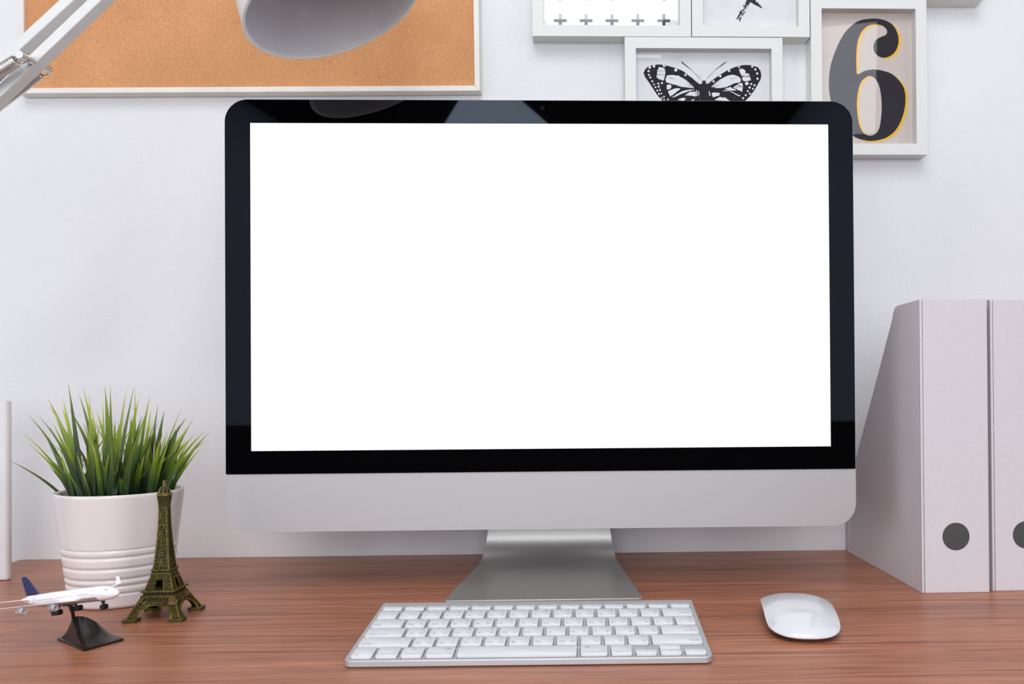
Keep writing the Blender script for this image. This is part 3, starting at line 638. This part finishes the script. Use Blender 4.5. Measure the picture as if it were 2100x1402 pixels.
for i in range(86):
    a = rnd.uniform(0, 2*PI); r = 46*math.sqrt(rnd.random()); bx, by = r*math.cos(a), r*math.sin(a)*.95
    h = rnd.uniform(38, 88)*(1-.28*(abs(bx)/46)**2); lean = rnd.uniform(.15, .55)
    tx = bx+bx/46*h*lean+rnd.uniform(-16, 16); ty = by+by/46*h*lean*.8+rnd.uniform(-10, 10)
    if PX+tx > -372: tx = -372-PX-rnd.uniform(0, 10)
    blade((bx, by, 99), (tx, ty, 99+h), rnd.uniform(5.5, 10), tw=rnd.uniform(-.9, .9), ctrl=rnd.uniform(.2, 1))
for i in range(46):                                                            # thin stray blades between the broad ones
    a = rnd.uniform(0, 2*PI); r = 44*math.sqrt(rnd.random()); bx, by = r*math.cos(a), r*math.sin(a)*.9; h = rnd.uniform(45, 92)*(1-.3*(abs(bx)/46)**2)
    tx = max(-100, min(82, bx*1.25+rnd.uniform(-34, 34))); ty = by+rnd.uniform(-18, 18)
    blade((bx, by, 99), (tx, ty, 99+h), rnd.uniform(2.0, 3.6), tw=rnd.uniform(-.9, .9), ctrl=rnd.uniform(-.2, 1.2))

# ------------------------------------------------------------------ tower souvenir
TX, TY = -383.0, -285.0
tw_ = thing('tower_figurine', 'small antique brass Eiffel tower souvenir in front of the potted grass', 'figurine', (TX, TY, 0), .02)
def quarter(k): return Matrix.Rotation(k*PI/2, 4, 'Z')
def lerp(a, b, t): return a+(b-a)*t
def half1(z): return lerp(23.6, 14.2, min(1, max(0, (z-3)/18)))                # lower tier, outer half width
def half2(z): return lerp(12.2, 8.0, (z-27)/13.5)
def half3(z):                                                                  # spire
    t = (z-45)/56
    return 3.45+(7.2-3.45)*(1-t)**1.75 if t < 1 else 3.45
def lattice(mb, L_, R_, zs, hf, cols=1, t=.55, e=.35, horiz=True):
    """X-braces between the curves L_(z) and R_(z) in the front face plane y = -hf(z)"""
    P = lambda u, z: Vector((u, -hf(z)-e, z))
    for i in range(len(zs)-1):
        z0, z1 = zs[i], zs[i+1]
        for c in range(cols):
            a0, a1 = lerp(L_(z0), R_(z0), c/cols), lerp(L_(z0), R_(z0), (c+1)/cols); b0, b1 = lerp(L_(z1), R_(z1), c/cols), lerp(L_(z1), R_(z1), (c+1)/cols)
            mb.bar(P(a0, z0), P(b1, z1), t, t*.9, 0); mb.bar(P(a1, z0), P(b0, z1), t, t*.9, 0)
        if horiz: mb.bar(P(L_(z1), z1), P(R_(z1), z1), t, t*.9, 0)
def curve_bar(mb, fu, zs, hf, t=.9, e=.3, mi=0):
    for i in range(len(zs)-1): mb.bar((fu(zs[i]), -hf(zs[i])-e, zs[i]), (fu(zs[i+1]), -hf(zs[i+1])-e, zs[i+1]), t, t, mi)
ARZ, ARW, ARH = 3.0, 15.2, 11.6
def arch_in(z): return ARW*math.sqrt(max(0, 1-((z-ARZ)/ARH)**2)) if z > ARZ else ARW
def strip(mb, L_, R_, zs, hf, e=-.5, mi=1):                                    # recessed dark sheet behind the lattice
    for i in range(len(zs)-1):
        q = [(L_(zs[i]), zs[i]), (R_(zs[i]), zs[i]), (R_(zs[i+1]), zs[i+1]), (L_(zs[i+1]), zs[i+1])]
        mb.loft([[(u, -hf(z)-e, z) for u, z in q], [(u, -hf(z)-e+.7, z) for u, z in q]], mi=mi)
BR2 = [M['brass'], M['bronze_dark']]
zl = [3, 5.4, 7.8, 10.2, 12.4, 14.6]
for k in range(4):                                                             # the leg at the corner (-x, -y), turned
    mb = MB()
    for mirror in (0, 1):
        q = MB(); out = lambda z: -half1(z); inn = lambda z: -arch_in(z)-.2
        lattice(q, lambda z: out(z)+.5, lambda z: inn(z)-.3, zl, half1); curve_bar(q, inn, zl, half1, .9); curve_bar(q, lambda z: out(z)+.25, [3, 21], half1, 1.1)
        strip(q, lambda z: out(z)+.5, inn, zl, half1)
        if mirror: q.tf(Matrix(((0, 1, 0, 0), (1, 0, 0, 0), (0, 0, 1, 0), (0, 0, 0, 1))))
        mb.v, n0 = mb.v+q.v, len(mb.v); mb.f += [tuple(i+n0 for i in f) for f in q.f]; mb.m += q.m
    mb.tf(quarter(k)); leg = obj('leg', mb, BR2, tw_)
    mb = MB(); mb.box((-26.5, -26.5, 0), (-14.6, -14.6, 1.5)); mb.box((-26.0, -26.0, 1.5), (-15, -15, 2.0), 1); mb.box((-26.8, -26.8, 2.0), (-14.3, -14.3, 3.2))
    mb.tf(quarter(k)); obj('foot_pad', mb, BR2, leg, bevel=(.25, 1))
for k in range(4):                                                             # arch with the truss above it, one per side
    mb = MB(); th = [PI*j/22 for j in range(23)]
    P = lambda r, a: Vector((-(ARW+r)*math.cos(a), -half1(ARZ+(ARH+r)*math.sin(a))-.5, ARZ+(ARH+r)*math.sin(a)))
    for j in range(22):
        for r in (0, 1.5): mb.bar(P(r, th[j]), P(r, th[j+1]), .55, .8, 0)
        if j % 1 == 0: mb.bar(P(0, th[j]), P(1.5, th[j]), .4, .4, 0)
    f1 = lambda z: -half1(z)+.6; f2 = lambda z: half1(z)-.6
    lattice(mb, f1, f2, [16.4, 20.6], half1, 8, .5, .35); mb.bar((f1(16.4), -half1(16.4)-.3, 16.4), (f2(16.4), -half1(16.4)-.3, 16.4), .6)
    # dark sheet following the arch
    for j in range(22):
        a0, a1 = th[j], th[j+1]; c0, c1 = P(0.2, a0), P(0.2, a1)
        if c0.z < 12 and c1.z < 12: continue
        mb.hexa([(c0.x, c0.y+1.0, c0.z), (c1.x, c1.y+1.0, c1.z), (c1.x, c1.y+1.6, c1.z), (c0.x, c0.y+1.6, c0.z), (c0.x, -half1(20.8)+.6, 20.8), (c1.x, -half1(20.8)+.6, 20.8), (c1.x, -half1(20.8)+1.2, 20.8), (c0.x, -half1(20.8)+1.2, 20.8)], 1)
    mb.tf(quarter(k)); obj('arch', mb, BR2, tw_)
def plates(name, zs):
    mb = MB()
    for z0, z1, h, mi in zs: mb.box((-h, -h, z0), (h, h, z1), mi)
    obj(name, mb, BR2, tw_, bevel=(.25, 1))
plates('first_platform', [(20.8, 22.2, 15.2, 0), (22.2, 25.0, 13.6, 1), (25.0, 26.6, 15.4, 0)])
mb = MB()
for i in range(4):
    for j in range(9): x = -12+3*j; v = MB(); v.bar((x, -13.7, 22.2), (x, -13.7, 25), .6); v.tf(quarter(i)); n0 = len(mb.v); mb.v += v.v; mb.f += [tuple(a+n0 for a in f) for f in v.f]; mb.m += v.m
r = obj('railing', mb, M['brass'], tw_); r['kind'] = 'stuff'
for k in range(4):                                                             # second tier: corner pillar pairs and truss on each side
    mb = MB(); z2 = [26.6, 29.5, 32.4, 35.2]; ip = lambda z: -lerp(4.6, 2.9, (z-27)/9)
    for sgn in (1, -1):
        L_ = lambda z: sgn*(-half2(z)+.4); R_ = lambda z: sgn*ip(z)
        lattice(mb, L_, R_, z2, half2, 1, .5); curve_bar(mb, R_, [26.6, 35.2], half2, .7); curve_bar(mb, L_, [26.6, 40.6], half2, .95)
        strip(mb, L_, R_, [26.6, 35.2], half2)
    l2 = lambda z: -half2(z)+.4; r2 = lambda z: half2(z)-.4
    lattice(mb, l2, r2, [35.4, 37.4], half2, 9, .38); lattice(mb, l2, r2, [37.6, 40.4], half2, 5, .45); strip(mb, l2, r2, [35.2, 40.6], half2)
    mb.tf(quarter(k)); obj('second_stage', mb, BR2, tw_)
plates('second_platform', [(40.6, 41.9, 8.8, 0), (41.9, 43.3, 8.2, 1), (43.3, 44.8, 9.0, 0)])
for k in range(4):                                                             # spire, one face per side
    mb = MB(); zs = [45+i*3.1 for i in range(19)]; gap = lambda z: max(0.0, 1.3*(1-(z-45)/9.5))
    for sgn in (1, -1):
        L_ = lambda z: sgn*(-half3(z)+.7); R_ = lambda z: sgn*-max(gap(z), .25)
        lattice(mb, L_, R_, zs[:10], half3, 1, .38, .3)
        curve_bar(mb, lambda z: sgn*(-half3(z)+.35), zs+[102], half3, .85)
        curve_bar(mb, lambda z: sgn*-max(gap(z), .2), zs[:4], half3, .5)
    lattice(mb, lambda z: -half3(z)+.7, lambda z: half3(z)-.7, zs[9:]+[102], half3, 1, .35, .3)
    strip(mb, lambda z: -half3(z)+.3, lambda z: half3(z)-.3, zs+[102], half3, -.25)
    mb.tf(quarter(k)); obj('spire_face', mb, BR2, tw_)
for ch, zc_ in (('P', 94.6), ('A', 86.2), ('R', 77.4), ('I', 68.6), ('S', 59.8)):
    mb = MB(); hf = half3(zc_)+.95; k = .92+.2*(95-zc_)/40
    put_text(mb, ch, 0, zc_, 5.3*k, lambda u, v: (u, -hf+(v-zc_)*.06, v), 'c', 'm', stretch=1.12)
    if ch in 'PARI':
        for sx in ((0,) if ch == 'I' else (-1.6, 1.6) if ch in 'AR' else (-1.5,)):
            zz = zc_-2.5*k; mb.add([(sx*k-1.0, -hf+.15, zz-.3), (sx*k+1.0, -hf+.15, zz-.3), (sx*k+1.0, -hf+.15, zz+.35), (sx*k-1.0, -hf+.15, zz+.35)], [(0, 1, 2, 3)])
        if ch == 'I': mb.add([(-1.2, -hf-.15, zc_+2.2*k), (1.2, -hf-.15, zc_+2.2*k), (1.2, -hf-.15, zc_+2.9*k), (-1.2, -hf-.15, zc_+2.9*k)], [(0, 1, 2, 3)])
    o_ = obj('letter', mb, M['brass'], tw_); s_ = o_.modifiers.new('solid', 'SOLIDIFY'); s_.thickness = .0007; s_.offset = 0; o_['label'] = 'raised letter ' + ch
mb = MB(); rg = lambda h, z, c=.35: [(x, y, z) for x, y in rrect(2*h, 2*h, h*c, 2)]
mb.loft([rg(3.5, 101.5), rg(3.8, 106), rg(5.0, 111.5)], mi=1); mb.loft([rg(5.0, 111.5, .5), rg(5.9, 112.2, .5), rg(5.9, 114.2, .5), rg(5.2, 115, .5)])
mb.lathe([(4.6, 115), (4.7, 116.4), (4.2, 118.2), (3.2, 119.8), (1.9, 120.6), (1.9, 120.6)], 16, 1)
for k in range(8): a = k*PI/4+.2; mb.tube([(4.8*math.cos(a), 4.8*math.sin(a), 115.2), (4.5*math.cos(a), 4.5*math.sin(a), 117.6), (2.6*math.cos(a), 2.6*math.sin(a), 120.3)], .55, 6, 0)
for k in range(4):
    for j in range(-3, 4):
        q = MB(); q.bar((j*1.0, -3.7, 102), (j*1.35, -4.85, 111.4), .45, .5); q.tf(quarter(k)); n0 = len(mb.v); mb.v += q.v; mb.f += [tuple(i+n0 for i in f) for f in q.f]; mb.m += q.m
obj('crown', mb, BR2, tw_, smooth=40)
mb = MB(); mb.lathe([(1.9, 120.4), (1.75, 126), (1.4, 126.3), (.01, 126.3)], 14); obj('mast', mb, M['brass'], tw_, smooth=40)

# ------------------------------------------------------------------ model airplane on its stand
PLO = Vector((-408, -362, 0))
pl = thing('model_airplane', 'small white model airplane with navy tail fin on a black stand', 'model airplane', PLO)
Rz = Matrix.Rotation(-.474, 4, 'Z'); Ry = Matrix.Rotation(-.176, 4, 'Y'); Rx = Matrix.Rotation(-.018, 4, 'X')
AM = Matrix.Translation(Vector((-422.3, -369.3, 37.9))-PLO) @ Rz @ Ry @ Rx
prof = [(-64, .5, 2.6), (-62, 1.4, 2.5), (-55, 2.7, 1.9), (-45, 4.2, 1.0), (-34, 5.5, .2), (-22, 6.0, 0), (30, 6.0, 0), (44, 6.0, -.1), (51, 5.5, -.3), (56, 4.7, -.7), (60, 3.5, -1.1), (62.6, 2.2, -1.4), (63.7, 1.1, -1.5), (64, .2, -1.5)]
nf = 28; rings = [[(x, r*math.cos(2*PI*(k+.5)/nf), zz+r*math.sin(2*PI*(k+.5)/nf)) for k in range(nf)] for x, r, zz in prof]
mb = MB(); mb.loft(rings)
mb.m = [1 if (sum(mb.v[i][2] for i in f)/len(f) < -2.4 and -50 < sum(mb.v[i][0] for i in f)/len(f) < 46) else 0 for f in mb.f]
mb.tf(AM); fus = obj('fuselage', mb, [M['plane_white'], M['plane_silver']], pl, smooth=50)
def side_strip(x0, x1, z0, z1, r=6.06, sgn=-1):
    mb = MB(); n_ = max(2, int((x1-x0)/3)); pts = []
    for i in range(n_+1):
        x = lerp(x0, x1, i/n_)
        for z in (z0, z1): pts.append((x, sgn*math.sqrt(max(.1, r*r-z*z)), z))
    mb.add(pts, [(2*i, 2*i+2, 2*i+3, 2*i+1) for i in range(n_)]); return mb
for sgn in (-1, 1):
    for x0, x1 in ((-33, -12), (-8, 10), (11.5, 14.5), (20, 34)):
        q = side_strip(x0, x1, 1.0, 1.45, sgn=sgn); q.tf(AM); w_o = obj('window_row', q, M['plane_grey'], fus)
    for x in (-38, -10, 17, 39):
        mb = MB()
        for a in ((x-1.1, x-.8, .2, 3.2), (x+.8, x+1.1, .2, 3.2), (x-1.1, x+1.1, 3.0, 3.3), (x-1.1, x+1.1, .1, .4)):
            q = side_strip(*a, r=6.08, sgn=sgn); n0 = len(mb.v); mb.v += q.v; mb.f += [tuple(i+n0 for i in f) for f in q.f]; mb.m += q.m
        mb.tf(AM); obj('door_outline', mb, M['plane_grey'], fus)
    mb = MB(); mb.poly([(53.5, sgn*3.6, 3.6), (56.8, sgn*2.6, 2.75), (56.8, sgn*3.6, 1.9), (53.5, sgn*4.6, 2.3)]); mb.tf(AM); obj('cockpit_window', mb, M['plane_grey'], fus)
for sgn, y0 in ((-1, 'starboard'), (1, 'port')):
    mb = MB()
    sec = [(4.5, 24, -3, -3.2, 1.7), (22, 8, -9.5, -1.4, 1.2), (59, -17.5, -25, 2.2, .7)]
    rings = []
    for y, le, te, z, th in sec: rings.append([(le, sgn*y, z), (lerp(le, te, .3), sgn*y, z+th*.6), (te, sgn*y, z), (lerp(le, te, .3), sgn*y, z-th*.5)])
    mb.loft(rings); mb.tf(AM); wg = obj('wing', mb, M['plane_white'], pl, smooth=40)
    mb = MB(); mb.loft([[(-17.5, sgn*58.8, 2.0), (-25.2, sgn*58.8, 2.0), (-25.2, sgn*59.5, 2.2), (-17.5, sgn*59.5, 2.2)], [(-21.5, sgn*60.8, 5.2), (-26.6, sgn*60.8, 5.2), (-26.6, sgn*61.4, 5.2), (-21.5, sgn*61.4, 5.2)], [(-24, sgn*62, 8.6), (-28, sgn*62, 8.6), (-28, sgn*62.5, 8.6), (-24, sgn*62.5, 8.6)]]); mb.tf(AM); obj('winglet', mb, M['plane_white'], wg, bevel=(.3, 2))
    for x, y, z in ((9, 20, -5.6), (-3, 37.5, -3.8)):
        mb = MB(); pr = [(.01, -5.2), (1.0, -5.2), (1.7, -3.5), (2.5, -.5), (2.75, 3), (2.6, 5.6), (2.3, 5.9), (2.0, 5.5), (1.9, 3.8), (.7, 3.8), (.01, 5)]
        mb.lathe(pr, 20); mb.tf(Matrix.Translation((x, sgn*y, z)) @ Matrix.Rotation(PI/2, 4, 'Y')); mb.box((x-5, sgn*y-.4, z+1.8), (x+3, sgn*y+.4, z+4.2)); mb.tf(AM); obj('engine', mb, M['plane_silver'], pl, smooth=40)
    mb = MB(); mb.loft([[(-46, sgn*2.5, 2.0), (-57, sgn*2.5, 2.0), (-57, sgn*2.5, 2.8), (-46, sgn*2.5, 2.8)], [(-58.5, sgn*21, 4.2), (-63, sgn*21, 4.2), (-63, sgn*21, 4.6), (-58.5, sgn*21, 4.6)]]); mb.tf(AM); obj('tailplane', mb, M['plane_white'], pl, bevel=(.25, 2))
    mb = MB(); mb.tube([(-2, sgn*6, -4.5), (-3, sgn*8.5, -9.8)], .8, 8)
    for dx in (-2.6, 2.2):
        for dy in (-1.3, 1.3): mb.tube([(-3+dx, sgn*8.5+dy-.9, -10.4), (-3+dx, sgn*8.5+dy+.9, -10.4)], 2.3, 14)
    mb.tf(AM); obj('landing_gear', mb, M['rubber'], pl, smooth=40)
mb = MB(); mb.tube([(44, 0, -5.2), (44, 0, -10.5)], .9, 8); mb.box((42.6, -.8, -8.2), (45.4, .8, -5.0))
for dy in (-1.5, 1.5): mb.tube([(44.6, dy-.9, -11), (44.6, dy+.9, -11)], 2.2, 14)
mb.tf(AM); obj('nose_gear', mb, M['rubber'], pl, smooth=40)
mb = MB(); mb.loft([[(-30, -.8, 4.5), (-55, -.8, 3.5), (-55, .8, 3.5), (-30, .8, 4.5)], [(-40, -.7, 6.2), (-56, -.7, 6), (-56, .7, 6), (-40, .7, 6.2)]]); mb.tf(AM); obj('fin_fairing', mb, M['plane_white'], pl, bevel=(.3, 2))
mb = MB(); mb.loft([[(-37.5, -.75, 5.2), (-56, -.75, 5.0), (-56, .75, 5.0), (-37.5, .75, 5.2)], [(-52, -.6, 19), (-61, -.6, 19.5), (-61, .6, 19.5), (-52, .6, 19)], [(-55.5, -.4, 22), (-61.8, -.4, 22.2), (-61.8, .4, 22.2), (-55.5, .4, 22)]]); mb.tf(AM); f_ = obj('tail_fin', mb, M['navy'], pl, bevel=(.5, 2)); f_['label'] = 'navy blue tail fin'
# stand
sF, sL, sR = Vector((-395.4, -394.7, 0)), Vector((-436.7, -360.3, 0)), Vector((-379.3, -365.0, 0)); sB = sL+sR-sF
mb = MB()
def inset(ps, e): c = sum(ps, Vector())/len(ps); return [p+(c-p).normalized()*e for p in ps]
base4 = [sF, sR, sB, sL]
mb.loft([[p for p in base4], [p+Vector((0, 0, 1.6)) for p in base4], [p+Vector((0, 0, 2.0)) for p in inset(base4, 1.0)]])
i4 = inset(base4, 2.6); iF, iR, iB, iL = [p+Vector((0, 0, 1.9)) for p in i4]
rings = []; ns = 14
for i in range(ns+1):
    s = i/ns
    a = iF.lerp(iR, s); b = iL.lerp(iB, s); m_ = a.lerp(b, .5)
    h = max(.6, 21.0*(1-s**2.1)); h = h*(.9+.1*math.sin(min(1, s/.16)*PI/2)); off = (iR-iF)*(.03*(1-s)**2)+(iL-iF)*(.05*(1-s)); ridge = m_+off+Vector((0, 0, h)); row = []
    for k in range(7):
        u = k/6; p = a.lerp(ridge, u); p.z -= 3.0*math.sin(u*PI)*min(1, h/12); row.append(p)
    for k in range(1, 7):
        u = k/6; p = ridge.lerp(b, u); p.z -= 3.0*math.sin(u*PI)*min(1, h/12); row.append(p)
    rings.append(row)
mb.loft(rings, True, True, closed=False)
sd = obj('display_stand', mb, M['black_gloss'], pl, org=PLO, smooth=40); sd['label'] = 'glossy black plastic stand with sloping ridge'
mb = MB(); bl = AM @ Vector((1, 0, -5.6))+PLO
mb.tube([(-418.6, -366.5, 12), (-419.4, -367, 19), (-419.6, -368, 25), tuple(bl)], [1.8, 1.5, 1.4, 1.6], 12); mb.bar(bl+Vector((-6, 1, -1)), bl+Vector((6, -2, .6)), 2.4, 2)
obj('support_rod', mb, M['black_gloss'], sd, org=PLO, smooth=40)

# ------------------------------------------------------------------ white box at the edge of the photo
t = thing('storage_box', 'upright glossy white box with rounded edges beside the potted grass', 'box', (-663, -118, 0))
mb = MB(); rings = []
def rr(e, z): return [(x, y, z) for x, y in rrect(61-2*e, 10.5-2*e, max(4.4-e, 1), 6)]
rings = [rr(2.6, 0), rr(.8, .8), rr(0, 3), rr(0, 198), rr(.7, 200.3), rr(2.6, 201.4)]
mb.loft(rings); obj('body', mb, M['box_white'], t, smooth=40)

# ------------------------------------------------------------------ desk lamp
LB = Vector((-668, -300, 0))
lp = thing('desk_lamp', 'white spring-arm desk lamp reaching over the computer', 'desk lamp', LB)
YL = -300
def px_line(a, b, Y): return at_y(*a, Y), at_y(*b, Y)
arm_dirs = []
def arm(a, b, s=11.2, zt=716, zb=438, Yo=0):
    p, q = px_line(a, b, YL+Yo); d = (p-q).normalized(); m_ = p+Vector((0, s*.7, 0))
    t0 = (zt-m_.z)/d.z; t1 = (zb-m_.z)/d.z
    mb = MB(); e0, e1 = m_+d*t0, m_+d*t1; mb.bar(e0, e1, s, s, 0, up=(0, 0, 1), roll=math.radians(14)); arm_dirs.append((e0, e1, d))
    return obj('arm_bar', mb, M['lamp_white'], lp, org=LB, bevel=(1.0, 2))
arm((134, 0), (22, 103), s=11.2, Yo=3); arm((191, 0), (79, 107), s=11.2)
dA = arm_dirs[1][2]
def spring(p0, p1, length, R_, r, turns):
    mb = MB(); ax = (p1-p0).normalized(); u = ax.orthogonal().normalized(); v = ax.cross(u); pts = []
    n = int(turns*12)
    for i in range(n+1):
        t_ = i/n; a = 2*PI*turns*t_; pts.append(p0+ax*(8+length*t_)+(u*math.cos(a)+v*math.sin(a))*R_)
    mb.tube(pts, r, 6); ring = [p0+ax*(3.5)+(ax*math.cos(a)+v*math.sin(a))*4.6 for a in [2*PI*k/16 for k in range(17)]]; mb.tube(ring, .7, 6)
    return obj('spring', mb, M['chrome'], lp, org=LB, smooth=60)
pinA, pinB = at_y(40, 112, -315), at_y(101, 143, -275)
mb = MB(); mb.tube([pinA, pinB], 3.7, 16); ax = (pinB-pinA).normalized()
mb.tube([pinA+ax*8, pinA+ax*9], 4.2, 16); pn_ = obj('pin', mb, M['chrome'], lp, org=LB, smooth=40)
mb = MB(); mb.tube([pinA-ax*.8, pinA+ax*.1], 3.6, 20); obj('pin_cap', mb, M['lamp_white'], pn_, org=LB, smooth=40)
s1 = spring(pinA+ax*5, at_y(0, 146, -308), 120, 5.0, .8, 70); s2 = spring(pinB-ax*4, at_y(0, 212, -277), 120, 4.8, .72, 76)
# shade
SC = Vector((-216.3, -309, 562.6)); SN = Vector((-.402, .04, .915)).normalized()
SM = Matrix.Translation(SC) @ SN.to_track_quat('Z', 'X').to_matrix().to_4x4()
mb = MB(); mb.lathe([(84, 0), (84.3, 1.2), (83.6, 6), (81.5, 22), (77, 42), (69, 64), (57, 86), (44, 104), (36, 116), (33, 128), (33, 150), (30, 156), (.01, 156)], 72)
mb.tf(SM); obj('shade', mb, M['lamp_white'], lp, org=LB, smooth=45)
mb = MB(); mb.lathe([(84, 0), (82.6, -.5), (81.6, .3), (80.8, 4), (79.2, 22), (74.8, 42), (66.8, 64), (55, 86), (42, 102), (34, 114), (.01, 116)], 72); mb.tf(SM); li = obj('shade_lining', mb, M['lamp_inside'], lp, org=LB, smooth=45)
mb = MB(); mb.lathe([(84.6, 1.5), (84.9, 0), (84.3, -1.2), (83.2, -1.5), (82.2, -1.0), (81.9, .4), (82.6, 1.8)], 72); mb.tf(SM); obj('shade_rim', mb, M['lamp_white'], lp, org=LB, smooth=60)
mb = MB(); mb.lathe([(.01, 44), (12, 46), (22, 54), (27, 68), (25, 82), (17, 98), (13, 106), (13, 116)], 32); mb.tf(SM); obj('light_bulb', mb, M['bulb'], lp, org=LB, smooth=60)
top_ = SM @ Vector((0, 0, 156)); ea, eb = arm_dirs[0][0], arm_dirs[1][0]; mid = (ea+eb)/2
mb = MB(); mb.tube([top_, top_+SN*14, mid+Vector((4, 0, 6)), mid], [10, 10, 9, 9], 16); mb.bar(ea+dA*4-Vector((0, 0, 0)), eb+dA*4, 16, 14); obj('head_joint', mb, M['lamp_white'], lp, org=LB, smooth=40)
la, lb = arm_dirs[0][1], arm_dirs[1][1]; el = (la+lb)/2
mb = MB(); mb.tube([el+Vector((0, -16, 0)), el+Vector((0, 16, 0))], 15, 24); mb.bar(la, lb, 16, 14); obj('elbow', mb, M['lamp_white'], lp, org=LB, smooth=40)
for dx in (-9, 9):
    mb = MB(); mb.bar(el+Vector((dx, 0, 0)), (LB.x+dx, LB.y, 42), 11, 11); obj('arm_bar', mb, M['lamp_white'], lp, org=LB, bevel=(1, 2))
mb = MB(); mb.tube([LB+Vector((0, 0, 0)), LB+Vector((0, 0, 48))], 12, 24); mb.box((LB.x-24, LB.y-26, .1), (LB.x+24, LB.y+26, 9)); obj('base', mb, M['lamp_white'], lp, org=LB, smooth=40)
